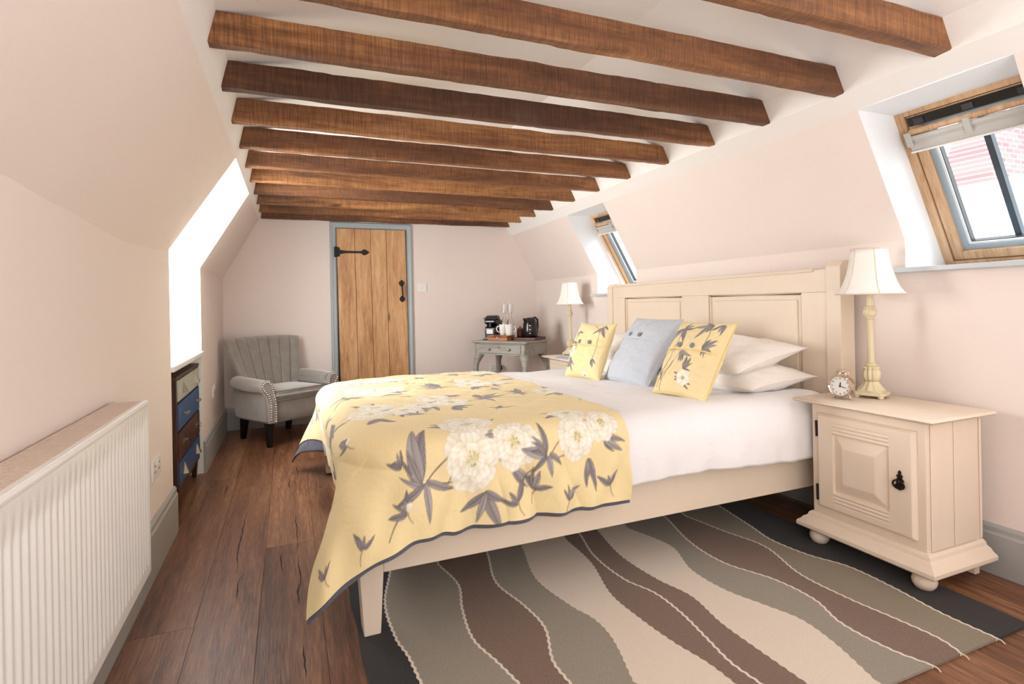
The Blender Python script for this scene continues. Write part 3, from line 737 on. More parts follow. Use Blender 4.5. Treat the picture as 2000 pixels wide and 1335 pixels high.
# white bed cover
res = .012
gx = np.arange(1.02, 2.46 + .04 + 1e-6, res); gy = np.arange(1.90 - .295, 3.90 + .295 + 1e-6, res)
X, Y = np.meshgrid(gx, gy, indexing='ij')
px_, py_, pz_, dp = drape(X, Y, -.5, 1.93, 2.42, 3.87, .06, .11, .652, flare=.02, ripple=.004, seed=4)
puff = .010 * fbm(X, Y, 5, 3) + .004 * fbm(X, Y, 16, 5)
pz_ = pz_ + puff * np.exp(-(dp / .2) ** 2) + .012 * np.exp(-((Y - 2.0) / .12) ** 2) - .03 * np.clip((X - 2.36) / .1, 0, 1) ** 2
pz_ = pz_ - .045 * np.clip((Y - 1.95) / 1.9, 0, 1) - .02 * np.clip((Y - 3.3) / .6, 0, 1) ** 2
side = np.clip((dp - .1) / .1, 0, 1)
py_ = py_ + side * np.sign(Y - 2.9) * (.010 * fbm(X, pz_ * 1.5, 8, 9) + .012 * np.sin(PI * np.clip((dp - .1) / .3, 0, 1)))
# hem wander
pz_ = pz_ + side * np.clip(dp - .25, 0, 1) * .15 * np.sin(X * 5)
cov = np_mesh('bed_cover', np.stack([px_, py_, pz_], -1).reshape(-1, 3), len(gx), len(gy), M['linen'])
md = cov.modifiers.new('solid', 'SOLIDIFY'); md.thickness = .012; md.offset = -1
tag(cov, 'plain white duvet cover spread over the bed, hanging down its side', 'bedding')

# yellow floral throw duvet folded over the foot end
A0, A1, B0, B1 = -.42, .955, -.368, 2.368        # cloth extents (from x0,y0)
x0d, y0d = .262, 1.90
cv = Canvas(A1 - A0 + .14, B1 - B0, .0042, YEL)
rg = random.Random(5)
def cl(a, b): return (a - A0, b - B0)
# base mottling
for k in range(0):
    pass
spots = [(.36, -.16, 1, 1.12, True, 0.0), (.83, -.13, 1, .82, True, 0.1), (.52, .52, -1, .95, True, .3), (.05, .42, 1, .95, True, -.2), (1.02, .62, 1, .8, False, -.2), (.15, 1.02, 1, .95, True, .5), (.72, 1.1, 1, 1, True, -.1),
         (.4, 1.6, -1, .95, True, .2), (.95, 1.65, 1, .9, True, -.3), (-.02, 1.55, 1, .9, True, .1), (.6, 2.15, 1, .9, True, .2), (.1, 2.1, -1, .9, True, 0), (-.22, .75, 1, .8, False, .8), (-.25, 1.3, 1, .8, False, -.4), (.98, 2.2, 1, .8, False, .2), (-.2, 1.9, 1, .7, False, 1.2)]
for (a, b_, mir, sc, full, rot) in spots: spray(cv, *cl(a, b_), rg, sc, mir, rot, full)
for (a, b_, an) in [(.10, -.26, 1.9), (.12, -.10, 2.2), (-.30, -.28, 1.9), (-.12, -.30, 1.2), (.58, -.31, 2.0), (.66, -.28, 1.2), (1.0, -.30, 1.9), (.80, -.33, 1.2), (-.05, .12, 2), (.65, .28, 1.0), (.3, .32, 2.6), (1.1, .3, 1), (-.3, .1, 2), (.8, .8, .4), (.35, .8, 2), (-.3, .5, 1), (.45, 1.3, 1.2), (1.05, 1.2, 2), (0, 1.8, 1), (.75, 1.9, 2.6), (.3, 2.3, 1)]:
    bud(cv, *cl(a, b_), rg, an)
I, J = np.meshgrid(np.arange(cv.nx), np.arange(cv.ny), indexing='ij')
Aa = A0 + I * cv.res * ((A1 + .0 - A0) / cv.w); Bb = B0 + J * cv.res
# slanting head-side edge: wider towards the far side
Aa = A0 + (Aa - A0) * (1 + .12 * np.clip((Bb - 0) / 2.0, -.1, 1.1) / (A1 - A0))
def duvet_pts(Aa, Bb, off):
    X = x0d + Aa; Y = y0d + Bb
    a, b_, c, dp = drape(X, Y, x0d, y0d, 3.6, 3.90, .24, .10, .668, flare=.03, cflare=.46, ripple=.0045, off=off, seed=2, inx=.18, cshift=.055)
    f = .012 * fbm(X, Y, 6, 21) + .005 * fbm(X, Y, 19, 8)
    side = np.clip((dp - .08) / .15, 0, 1)
    c = c + f * (1 - side)
    c = c - .045 * np.clip((Y - 1.95) / 1.9, 0, 1) - .02 * np.clip((Y - 3.3) / .6, 0, 1) ** 2 * (1 - side)
    sgn = np.sign(Y - 2.9)
    nearside = (np.abs(Y - 2.9) > 1.0) * side
    # diagonal folds on the hanging side
    ph = (X + .30 * (c - .6)) * 20 + .8 * np.sin(X * 9)
    fold = (np.abs(np.sin(ph)) ** .7 - .6) * .026 * np.exp(-((X - .88) / .26) ** 2) + .008 * np.sin((X + .5 * c) * 23) + .006 * np.sin((X * 1.3 - .8 * c) * 37)
    b_ = b_ + sgn * nearside * fold
    b_ = b_ + sgn * nearside * .012 * np.clip((X - 1.05) / .15, 0, 1)
    return a, b_, c
a_, b_, c_ = duvet_pts(Aa, Bb, .012)
duv = np_mesh('throw_duvet', np.stack([a_, b_, c_], -1).reshape(-1, 3), cv.nx, cv.ny, M['duvet'], cols=cv.a.reshape(-1, 3))
tag(duv, 'yellow duvet printed with white peonies and grey leaves over the foot of the bed', 'duvet')
ga = np.arange(A0 - .008, A1 + .008, .014); gb = np.arange(B0 - .016, B1 + .016, .014)
AA, BB = np.meshgrid(ga, gb, indexing='ij'); AA = A0 + (AA - A0) * (1 + .12 * np.clip(BB / 2.0, -.1, 1.1) / (A1 - A0))
AA = AA - .08 * np.clip((BB - .7) / 1.3, 0, 1) * np.clip(1 - (AA - A0) / .5, 0, 1)
a_, b_, c_ = duvet_pts(AA, BB, -.002)
lin_o = np_mesh('duvet_lining', np.stack([a_, b_, c_], -1).reshape(-1, 3), len(ga), len(gb), M['lining'], parent=duv)
md = lin_o.modifiers.new('solid', 'SOLIDIFY'); md.thickness = .010; md.offset = 0
tag(lin_o, 'slate grey lining and hem')

# ------------------------------------------------------------------ pillows and cushions
def cushion(name, W, H, Tk, mat, loc, rot, label, cat, group=None, printer=None, button=None, n=56, res=None, sag=0.0, pinch=.10, welt=True):
    """local: x = width, y = height, z = thickness (front = +z)"""
    if printer: n = 150
    ny = int(n * H / W)
    V = np.zeros((n + 1, ny + 1, 2, 3))
    for i in range(n + 1):
        for j in range(ny + 1):
            u = 2 * i / n - 1; v = 2 * j / ny - 1
            k = (1 - u * u) * (1 - v * v)
            x = u * W / 2 * (1 - pinch * (1 - v * v) * abs(u) ** 3) ; y = v * H / 2 * (1 - pinch * (1 - u * u) * abs(v) ** 3)
            h = Tk / 2 * max(k, 0) ** (.42 if cat == 'cushion' else .55)
            wz = .012 * noise.noise(Vector((u * 2 + loc[0] * 9, v * 2 + loc[1] * 5, 1))) + .005 * noise.noise(Vector((u * 7, v * 7, loc[1] * 3)))
            h += wz * min(1, k * 3)
            bend = sag * (u * u) * -.5
            if button and abs(v - button[1]) < .06: h -= .004 * (1 - abs(v - button[1]) / .06) * min(1, k * 4)
            V[i, j, 0] = (x, y, h + bend); V[i, j, 1] = (x, y, -h * .9 + bend)
    root = thing(name, label, cat, loc, group=group); root.matrix_world = Matrix.Translation(loc) @ rot
    f = V[:, :, 0].reshape(-1, 3); bk = V[:, :, 1].reshape(-1, 3)
    cols = None; P = np.concatenate([f, bk])
    me_o = None
    nm = (n + 1) * (ny + 1)
    me = bpy.data.meshes.new('cushion_cover' if cat == 'cushion' else 'pillowcase')
    i, j = np.meshgrid(np.arange(n), np.arange(ny), indexing='ij'); a = (i * (ny + 1) + j).ravel()
    q = np.stack([a, a + ny + 1, a + ny + 2, a + 1], 1); q2 = q[:, ::-1] + nm
    Q = np.concatenate([q, q2])
    me.vertices.add(len(P)); me.vertices.foreach_set('co', P.astype(np.float32).ravel())
    me.loops.add(Q.size); me.loops.foreach_set('vertex_index', Q.ravel().astype(np.int32))
    me.polygons.add(len(Q)); me.polygons.foreach_set('loop_start', np.arange(0, Q.size, 4, dtype=np.int32)); me.polygons.foreach_set('loop_total', np.full(len(Q), 4, dtype=np.int32))
    me.update(calc_edges=True); me.polygons.foreach_set('use_smooth', [True] * len(Q)); me.materials.append(mat)
    if printer:
        cvs = Canvas(W, H, W / n, YEL); printer(cvs, random.Random(int(loc[1] * 100)))
        c = cvs.a[:n + 1, :ny + 1].reshape(-1, 3) if cvs.a.shape[1] >= ny + 1 else None
        if c is None or len(c) != nm:
            tmp = np.zeros((n + 1, ny + 1, 3)); tmp[:] = YEL; aa = cvs.a[:n + 1, :ny + 1]; tmp[:aa.shape[0], :aa.shape[1]] = aa; c = tmp.reshape(-1, 3)
        set_print(me, np.concatenate([c, c]), len(P))
    o = bpy.data.objects.new(me.name, me); COL.objects.link(o); o.parent = root
    if welt:
        loop = [V[i, 0, 0] for i in range(0, n, 3)] + [V[n, j, 0] for j in range(0, ny, 3)] + [V[i, ny, 0] for i in range(n, 0, -3)] + [V[0, j, 0] for j in range(ny, 0, -3)]
        m = MB(); m.tube([tuple(p) for p in loop], .0035, 6, closed=True); m.build('seam', mat if not printer else M['piping_y'], root, smooth='all')
    if button:
        m = MB(); z = Tk / 2 * .93
        m.grid(lambda a, b: ((a - .5) * W * .86, button[1] * H / 2 - .004 + .006 * b, (Tk / 2 * max(0.0, (1 - ((a - .5) * 1.72) ** 2) * (1 - button[1] ** 2)) ** .42) + .002 + .003 * b), 30, 2)
        m.build('placket_edge', mat if not printer else M['piping_y'], root, smooth='all')
        for bx in button[0]:
            kk = (1 - bx * bx) * (1 - (button[1] + .1) ** 2); zz = Tk / 2 * kk ** .42 + .003
            m = MB(); m.lathe([(.0, -.002), (.013, -.001), (.0145, .002), (.011, .006), (.004, .0075), (.0005, .0078)], 16, T(bx * W / 2, (button[1] + .10) * H / 2, zz))
            m.build('button', M['buttongrey'], root, smooth=True)
    return root
M['piping_y'] = fabric('yellow_seam', rgb(232, 206, 140))
M['buttongrey'] = fabric('grey_cloth_button', rgb(134, 136, 144))
def basis(ex, ez):
    ex = Vector(ex).normalized(); ez = Vector(ez); ez = (ez - ex * ez.dot(ex)).normalized(); ey = ez.cross(ex)
    return Matrix(((ex.x, ey.x, ez.x, 0), (ex.y, ey.y, ez.y, 0), (ex.z, ey.z, ez.z, 0), (0, 0, 0, 1)))
# sleeping pillows: width along Y
def lie(tilt, yaw=0):  # face up, tilted up towards the headboard
    ex = Vector((math.sin(math.radians(yaw)), -math.cos(math.radians(yaw)), 0)); n_ = Vector((-math.sin(math.radians(tilt)), 0, math.cos(math.radians(tilt))))
    return basis(ex, n_)
cushion('pillow', .74, .46, .185, M['pillow'], (2.22, 2.32, .705), lie(4, 2), 'white pillow lying flat at the bottom of the stack nearest the bedside cabinet', 'pillow', pinch=.12, welt=False)
cushion('pillow', .74, .46, .185, M['pillow'], (2.21, 2.35, .815), lie(13, -3), 'white pillow on top of the stack behind the near yellow cushion', 'pillow', pinch=.12, welt=False)
cushion('pillow', .74, .46, .185, M['pillow'], (2.24, 3.40, .675), lie(4, -2), 'white pillow lying at the bottom of the far stack, behind the blue cushion', 'pillow', pinch=.12, welt=False)
cushion('pillow', .74, .46, .185, M['pillow'], (2.23, 3.38, .785), lie(12, 2), 'white pillow on top of the far stack, beside the far yellow cushion', 'pillow', pinch=.12, welt=False)
def stand(tilt, yaw):   # face towards the foot of the bed, leaning back; x to the viewer's right
    a = math.radians(yaw); ex = Vector((math.sin(a), -math.cos(a), 0)); hn = Vector((-math.cos(a), -math.sin(a), 0))
    n_ = hn * math.cos(math.radians(tilt)) + Vector((0, 0, 1)) * math.sin(math.radians(tilt))
    return basis(ex, n_)
def pr1(cv, rg):
    w, h = cv.w, cv.h
    for (x0, y0, x1, y1, bd) in ((.24, .86, .10, .05, .05), (.40, .52, .16, .02, -.06), (.72, .95, .74, .60, .04), (.30, .40, .06, .10, .05), (.22, .62, .02, .35, .04)): cv.stroke((w * x0, h * y0), (w * x1, h * y1), .0014, .0020, STM, bd)
    for (x, y, a, sc_, n_, sp_) in ((.24, .86, -2.0, .075, 4, 1.4), (.24, .86, .2, .06, 3, 1.2), (.42, .54, -1.3, .085, 5, 1.3), (.74, .60, .6, .07, 4, 1.8), (.74, .60, -.9, .05, 3, 1), (.72, .95, -2.4, .08, 4, 1.5), (.88, .95, -1.9, .05, 3, 1.4), (.12, .30, -2, .06, 3, 1.2), (.60, .30, .9, .055, 4, 1.3), (.60, .20, 2.6, .055, 4, 1.5), (.62, .16, -.4, .05, 4, 1.5)): cluster(cv, w * x, h * y, a, sc_, rg, n_, sp_)
    peony(cv, w * .62, h * .20, .042, rg)
def pr2(cv, rg):
    w, h = cv.w, cv.h
    for (x0, y0, x1, y1, bd) in ((.80, .92, .80, .30, .03), (.55, .93, .80, .80, .05), (.15, .75, .10, .1, .04), (.3, .5, .05, .3, .04)): cv.stroke((w * x0, h * y0), (w * x1, h * y1), .0014, .0020, STM, bd)
    for (x, y, a, sc_, n_, sp_) in ((.80, .92, -1.4, .07, 4, 1.6), (.25, .58, -2.2, .07, 4, 1.5), (.18, .80, -1.2, .05, 3, 1.2), (.22, .30, -1.9, .075, 5, 1.8), (.12, .14, 1.2, .07, 4, 2), (.80, .32, -1.2, .05, 3, 1.2)): cluster(cv, w * x, h * y, a, sc_, rg, n_, sp_)
    peony(cv, w * .15, h * .43, .036, rg); peony(cv, w * .65, h * .03, .03, rg)
cushion('scatter_cushion', .36, .405, .13, M['duvet'], (1.81, 2.115, .83), stand(30, 2), 'yellow floral cushion with grey buttons, nearest the bedside cabinet', 'cushion', printer=pr1, button=((-.32, .18), .12), pinch=.06)
cushion('scatter_cushion', .46, .45, .14, M['bluecloth'], (1.945, 2.72, .82), stand(34, -2), 'pale blue buttoned cushion standing between the two yellow ones', 'cushion', button=((-.42, .02), .22), pinch=.05)
cushion('scatter_cushion', .34, .38, .13, M['duvet'], (1.81, 3.09, .80), stand(24, 10), 'yellow floral cushion farthest from the camera, left of the blue one', 'cushion', printer=pr2, button=((-.3, .25), .10), pinch=.06)

# ------------------------------------------------------------------ rug
rugp = {'W1': [(0.373, 2.3), (0.315, 2.065), (0.315, 1.834), (0.333, 1.733), (0.342, 1.604)],
 'W2': [(0.575, 2.287), (0.605, 2.091), (0.568, 1.915), (0.549, 1.73), (0.582, 1.587), (0.604, 1.48)],
 'W3': [(0.796, 2.27), (0.748, 2.041), (0.784, 1.842), (0.793, 1.692), (0.741, 1.525), (0.742, 1.42)],
 'B4': [(0.961, 2.265), (0.904, 1.999), (0.939, 1.772), (0.973, 1.665), (0.969, 1.543), (0.914, 1.351)],
 'B5': [(1.186, 2.275), (1.175, 2.029), (1.115, 1.78), (1.121, 1.599), (1.141, 1.447), (1.169, 1.327), (1.177, 1.227)],
 'W6': [(1.267, 2.278), (1.219, 2.076), (1.224, 1.854), (1.27, 1.723), (1.273, 1.575), (1.251, 1.417), (1.234, 1.298), (1.243, 1.198)],
 'B7': [(1.368, 2.294), (1.324, 2.028), (1.343, 1.799), (1.38, 1.648), (1.357, 1.471), (1.358, 1.313), (1.364, 1.145)],
 'B8': [(1.52, 2.266), (1.582, 2.017), (1.518, 1.809), (1.527, 1.633), (1.584, 1.482), (1.621, 1.375), (1.606, 1.24), (1.553, 1.069)],
 'W9': [(1.761, 2.267), (1.686, 2.006), (1.682, 1.797), (1.759, 1.611), (1.773, 1.445), (1.726, 1.306), (1.735, 1.145), (1.778, 1.032)],
 'W10': [(1.872, 2.262), (1.914, 2.041), (1.957, 1.844), (1.886, 1.596), (1.893, 1.391), (1.918, 1.241), (1.931, 1.114), (1.905, 1.026)],
 'W11': [(2.111, 2.225), (2.072, 2.032), (2.039, 1.882), (2.06, 1.708), (2.117, 1.567), (2.117, 1.393), (2.094, 1.207), (2.099, 1.049)]}
def rugx(name, y):
    P = sorted(rugp[name], key=lambda p: p[1])
    if y <= P[0][1]: return P[0][0] + .03 * math.sin((P[0][1] - y) * 6)
    if y >= P[-1][1]: return P[-1][0] + .04 * math.sin((y - P[-1][1]) * 5)
    for k in range(len(P) - 1):
        (x1, y1), (x2, y2) = P[k], P[k + 1]
        if y1 <= y <= y2:
            x0_, y0_ = P[max(0, k - 1)]; x3, y3 = P[min(len(P) - 1, k + 2)]
            m1 = (x2 - x0_) / max(y2 - y0_, .01); m2 = (x3 - x1) / max(y3 - y1, .01); h = y2 - y1; t = (y - y1) / h
            return (2 * t ** 3 - 3 * t * t + 1) * x1 + (t ** 3 - 2 * t * t + t) * h * m1 + (-2 * t ** 3 + 3 * t * t) * x2 + (t ** 3 - t * t) * h * m2
def rugmat(n, c, k=.16): return fabric(n, c, weave=420, bump=.6, mott=k, mscale=230, sheen=0.1)
rm = [rugmat('rug_charcoal', rgb(52, 49, 50), .3), rugmat('rug_cream_line', rgb(226, 214, 200)), rugmat('rug_grey', rgb(150, 142, 130)), rugmat('rug_brown', rgb(128, 108, 96), .22), rugmat('rug_cream', rgb(218, 205, 190), .08), rugmat('rug_sage', rgb(140, 130, 114))]
bounds = [('W1', 1), ('W2', 1), ('W3', 1), ('B4', 0), ('B5', 0), ('W6', 1), ('B7', 0), ('B8', 0), ('W9', 1), ('W10', 1), ('W11', 1)]
fills = [0, 2, 3, 2, 4, 3, 3, 4, 2, 3, 5, 0]
rb = MB(); RX0, RX1, RY0, RY1 = .20, 2.29, 1.045, 3.0
ys = [RY0 + (RY1 - RY0) * k / 260 for k in range(261)]
def rrow(y, k):
    j = .0016 * (1 if (k // 2) % 2 else -1)
    out = [(RX0 + .003 * math.sin(y * 20), None)]
    for n_, w_ in bounds:
        x = rugx(n_, y) + j
        out += [(x - .0045, 1), (x + .0045, 1)] if w_ else [(x, 0), (x, 0)]
    out.append((RX1 + .003 * math.sin(y * 17), None)); return [p[0] for p in out]
rows = [rrow(y, k) for k, y in enumerate(ys)]
zr = .0095
for k in range(len(ys) - 1):
    ra, rb_ = rows[k], rows[k + 1]
    for c in range(len(ra) - 1):
        rb.cur = fills[c // 2] if c % 2 == 0 else 1
        if c % 2 == 1 and not bounds[c // 2][1]: continue
        rb.add([(ra[c], ys[k], zr), (ra[c + 1], ys[k], zr), (rb_[c + 1], ys[k + 1], zr), (rb_[c], ys[k + 1], zr)], [(0, 1, 2, 3)])
rb.cur = 0
for k in range(len(ys) - 1):
    for xa, xb in ((rows[k][0], rows[k + 1][0]), (rows[k][-1], rows[k + 1][-1])):
        rb.add([(xa, ys[k], 0.001), (xb, ys[k + 1], .001), (xb, ys[k + 1], zr), (xa, ys[k], zr)], [(0, 1, 2, 3)])
for c in range(len(rows[0]) - 1):
    rb.cur = fills[c // 2] if c % 2 == 0 else 1
    for r_, y in ((rows[0], RY0), (rows[-1], RY1)):
        rb.add([(r_[c], y, .001), (r_[c + 1], y, .001), (r_[c + 1], y, zr), (r_[c], y, zr)], [(0, 1, 2, 3)])
rug = rb.build('area_rug', rm); tag(rug, 'woven wool rug with wavy grey, brown and cream bands under the bed', 'rug')
for n_ in ('W9', 'W10', 'W11'):
    m = MB(); x = rugx(n_, RY0); m.tube([(x, RY0 + .002, .008), (x + .004, RY0 - .010, .006), (x - .003, RY0 - .022, .004)], .0022, 6)
    m.build('loose_thread', rm[1], rug, smooth=True)

# ------------------------------------------------------------------ bedside cabinets
def bedside(name, label):
    """local origin: floor, centre; front faces -x, width along y"""
    r = thing(name, label, 'bedside cabinet')
    D, Wd = .335, .48
    def mould(m, pr, D_, W_, M_=None):     # closed moulding around a rectangle; pr = (outset, z)
        rings = []
        for o, z in pr: rings.append([(-D_ / 2 - o, -W_ / 2 - o, z), (D_ / 2 + o * .15, -W_ / 2 - o, z), (D_ / 2 + o * .15, W_ / 2 + o, z), (-D_ / 2 - o, W_ / 2 + o, z)])
        m.loft(rings)
    m = MB(); m.bb((-D / 2, -Wd / 2, .13), (D / 2, Wd / 2, .64)); m.build('carcass', M['cream'], r, bevel=.004)
    m = MB(); mould(m, [(.018, .64), (.03, .643), (.05, .648), (.056, .655), (.054, .661), (.046, .665)], D, Wd); m.build('top', M['cream'], r, smooth=True, angle=50)
    m = MB(); mould(m, [(.046, .078), (.051, .084), (.051, .098), (.046, .104), (.038, .110), (.030, .122), (.018, .130), (.014, .142), (.006, .150), (0, .152)], D, Wd); m.build('plinth', M['cream'], r, smooth=True, angle=25)
    for sx in (-1, 1):
        for sy in (-1, 1):
            if sx > 0:
                m = MB(); m.box((D / 2 - .02, sy * (Wd / 2 - .02), .045), (.03, .03, .07)); m.build('foot', M['cream'], r, bevel=.002)
            else:
                m = MB(); R_ = .040
                m.lathe([(.016, .010), (.030, .016), (.039, .030), (.042, .044), (.038, .058), (.028, .070), (.024, .078)], 24, T(sx * (D / 2 - .01), sy * (Wd / 2 - .02), 0)); m.build('foot', M['cream'], r, smooth=True, angle=60)
    # side panel with tongue and groove lines
    for sy in (-1, 1):
        m = MB()
        for k in range(2): m.bb((-D / 2 + .02 + k * .140, sy * (Wd / 2), .155), (-D / 2 + .02 + k * .140 + .134, sy * (Wd / 2 + .006), .632))
        m.bb((D / 2 - .012, sy * (Wd / 2), .155), (D / 2, sy * (Wd / 2 + .006), .632)); m.build('side_panel', M['cream'], r, bevel=.003)
    # door: height field
    dw, dz0, dz1, off = .415, .185, .605, -.018
    n = 110
    def hgt(y, z):
        ey = dw / 2 - abs(y); ez = min(z - dz0, dz1 - z); e = min(ey, ez)
        h = .018 * min(1, max(0, e / .012)) ** .5
        py = y - .008
        a = abs(py) ; zc = (dz0 + dz1) / 2; bz = abs(z - zc)
        Pw, Ph = .118, .172
        if a < Pw and bz < Ph:
            if bz > Ph - .046: # reeded strips above and below
                q = (bz - (Ph - .046)) / .046
                h += .004 * abs(math.sin(q * PI * 3)) - .002
            else:
                zz = bz / (Ph - .046); inn = min(Pw - a, (Ph - .046) - bz)
                h += -.012 + .016 * min(1, max(0, (inn - .004) / .040))
                if inn > .046: h += .002
        return h
    m = MB()
    m.grid(lambda a, b: (-D / 2 - hgt((a - .5) * dw, lerp(dz0, dz1, b)), (a - .5) * dw, lerp(dz0, dz1, b)), n, n)
    dr = m.build('door', M['cream'], r, smooth=True, angle=28)
    for z in (.245, .53):
        m = MB(); m.tube([(-D / 2 - .004, dw / 2 + .006, z - .035), (-D / 2 - .006, dw / 2 + .006, z + .035)], [.006, .006], 10); m.build('hinge', M['black'], dr, smooth=True)
    m = MB(); hy = -dw / 2 + .052; MM = Matrix(((0, 0, -1, -D / 2 - .018), (-1, 0, 0, hy), (0, 1, 0, .40), (0, 0, 0, 1)))
    o = [(0, .044), (.006, .036), (.004, .030), (.012, .022), (.007, .014), (.016, .004), (.010, -.006), (.018, -.016), (.010, -.028), (0, -.034), (-.010, -.028), (-.018, -.016), (-.010, -.006), (-.016, .004), (-.007, .014), (-.012, .022), (-.004, .030), (-.006, .036)]
    m.prism(o, 0, .005, MM)
    m.lathe([(.007, 0), (.008, .010), (.004, .014)], 12, MM @ T(0, 0, .003))
    m.tube([(.021 * math.cos(a), -.010 + .017 * math.sin(a), .011 + .003 * math.sin(a)) for a in [2 * PI * k / 24 for k in range(24)]], .0036, 8, MM, closed=True)
    m.build('ring_pull', M['brown_iron'], dr, smooth=True, angle=40)
    return r
ns = bedside('bedside_cabinet', 'cream bedside cabinet with panelled door and ball feet, nearest the camera')
ns.location = (2.3675, 1.548, 0)
ns2 = copy_tree(ns); ns2.location = (2.37, 4.25, 0); ns2.scale = (1, 1.02, .95)
ns2['label'] = 'cream bedside cabinet mostly hidden behind the far side of the bed'
NT, NT2 = .665, .665 * .95

# ------------------------------------------------------------------ lamps
def lamp(label):
    r = thing('table_lamp', label, 'lamp')
    m = MB()
    def sq(w, z, c=.25):
        pts = []
        for k in range(4):
            a = k * PI / 2 + PI / 4; 
            cx, cy = w * math.cos(a) * 1.0, w * math.sin(a) * 1.0
            for s in (-1, 1):
                t = a + s * .10; pts.append((w * math.cos(t) * (1 if True else 1), w * math.sin(t), z))
            t = a + PI / 4; pts.append((w * .80 * math.cos(t), w * .80 * math.sin(t), z))
        return pts
    m.loft([sq(.078, .012), sq(.080, .018), sq(.076, .024), sq(.062, .028), sq(.060, .034)])
    for k in range(4):
        a = k * PI / 2 + PI / 4; m.lathe([(.008, .0), (.012, .004), (.012, .012), (.010, .016)], 10, T(.066 * math.cos(a), .066 * math.sin(a), 0))
    m.build('base', M['lampbase'], r, smooth=True, angle=30)
    lob = lambda n_, a_: (lambda t, z: 1 - a_ / 2 + a_ * abs(math.cos(t * n_ / 2)))
    m = MB()
    m.lathe([(.052, .034), (.046, .040), (.036, .052), (.028, .066), (.025, .070), (.029, .074)], 48, lobe=lob(10, .2))
    m.lathe([(.022, .072), (.030, .082), (.034, .098), (.033, .114), (.028, .126), (.034, .131), (.030, .137), (.020, .140)], 60, lobe=lob(10, .22))
    m.lathe([(.022, .138), (.026, .143), (.022, .149), (.018, .152), (.020, .156)], 32)
    m.build('carved_foot', M['lampbase'], r, smooth=True, angle=60)
    m = MB(); m.lathe([(.0165, .154), (.0145, .17), (.0125, .345), (.014, .352)], 32, lobe=lambda t, z: 1 - .06 * abs(math.cos(t * 6))); m.build('column', M['lampbase'], r, smooth=True, angle=60)
    m = MB()
    m.lathe([(.013, .350), (.018, .354), (.014, .360), (.018, .364), (.026, .376), (.025, .390), (.018, .398), (.022, .402), (.020, .407), (.014, .410)], 48, lobe=lob(9, .22))
    m.lathe([(.014, .408), (.013, .44), (.012, .50), (.008, .56), (.004, .66)], 20)
    m.build('capital', M['lampbase'], r, smooth=True, angle=60)
    # shade
    prs = [(.132, .465), (.112, .492), (.098, .525), (.087, .560), (.079, .600), (.073, .640), (.069, .668)]
    def sh(th, rr):
        seg = PI / 3; a = ((th + seg / 2) % seg) - seg / 2
        return rr * (.87 + .13 * (math.cos(seg / 2) / math.cos(a) if True else 1) / 1) * (1 + .03 * abs(math.sin(3 * th)))
    m = MB(); nn = 72
    rings = [[(sh(2 * PI * k / nn, rr) * math.cos(2 * PI * k / nn), sh(2 * PI * k / nn, rr) * math.sin(2 * PI * k / nn), z) for k in range(nn)] for rr, z in prs]
    m.loft(rings, cap=False)
    s_ = m.build('lamp_shade', M['shade'], r, smooth=True, angle=60, solid=.002)
    for k in range(6):
        th = PI / 6 + k * PI / 3; m = MB(); m.tube([((sh(th, rr) + .001) * math.cos(th), (sh(th, rr) + .001) * math.sin(th), z) for rr, z in prs], .0022, 6); m.build('rib', M['shadetrim'], s_, smooth='all')
    for rr, z in (prs[0], prs[-1]):
        m = MB(); m.tube([((sh(2 * PI * k / nn, rr) + .001) * math.cos(2 * PI * k / nn), (sh(2 * PI * k / nn, rr) + .001) * math.sin(2 * PI * k / nn), z) for k in range(nn)], .003, 6, closed=True); m.build('trim_band', M['shadetrim'], s_, smooth='all')
    return r
l1 = lamp('cream carved table lamp with ivory bell shade beside the silver alarm clock'); l1.location = (2.435, 1.672, NT); l1.rotation_euler = (0, 0, .35)
l2 = copy_tree(l1); l2.location = (2.405, 4.46, NT2); l2['label'] = 'cream table lamp with ivory shade on the far bedside cabinet'; l2.scale = (.97, .97, 1.0)

# ------------------------------------------------------------------ alarm clock
ck = thing('alarm_clock', 'small round silver alarm clock with white dial and black hands', 'clock', (2.285, 1.70, NT), rot=(0, 0, math.radians(12)))
CM = Matrix(((0, 0, -1, 0), (-1, 0, 0, 0), (0, 1, 0, .058), (0, 0, 0, 1)))     # local xy = dial, z = towards viewer
m = MB(); m.lathe([(.030, -.030), (.043, -.026), (.046, -.018), (.046, .018), (.049, .020), (.0495, .026), (.047, .030), (.043, .027)], 48, CM, cap=False); m.lathe([(.030, -.0301), (.0001, -.031)], 48, CM, cap=False); m.build('case', M['chrome_rose_reflect'], ck, smooth=True, angle=40)
m = MB(); m.lathe([(.0435, .0215), (.0001, .0216)], 48, CM, cap=False); dl = m.build('dial', M['dial'], ck)
for k in range(1, 13):
    cu = bpy.data.curves.new('numeral', 'FONT'); cu.body = str(k); cu.size = .0105; cu.align_x = 'CENTER'; cu.align_y = 'CENTER'; cu.extrude = .0002
    to = bpy.data.objects.new('tmp', cu); COL.objects.link(to)
    dg = bpy.context.evaluated_depsgraph_get(); me = bpy.data.meshes.new_from_object(to.evaluated_get(dg)); bpy.data.objects.remove(to)
    a = PI / 2 - k * PI / 6; me.transform(CM @ T(.034 * math.cos(a), .034 * math.sin(a), .0222)); me.materials.clear(); me.materials.append(M['black'])
    o = bpy.data.objects.new('numeral', me); COL.objects.link(o); o.parent = dl
def hand(ang, L_, w_, nm):
    m = MB(); a = math.radians(ang); m.prism([(-w_ / 2, -.006), (w_ / 2, -.006), (w_ * .9, L_ * .55), (0, L_), (-w_ * .9, L_ * .55)], .0232, .0240, CM @ Matrix.Rotation(-a, 4, 'Z')); m.build(nm, M['black'], ck)
hand(8, .020, .0026, 'hour_hand'); hand(104, .032, .0016, 'minute_hand')
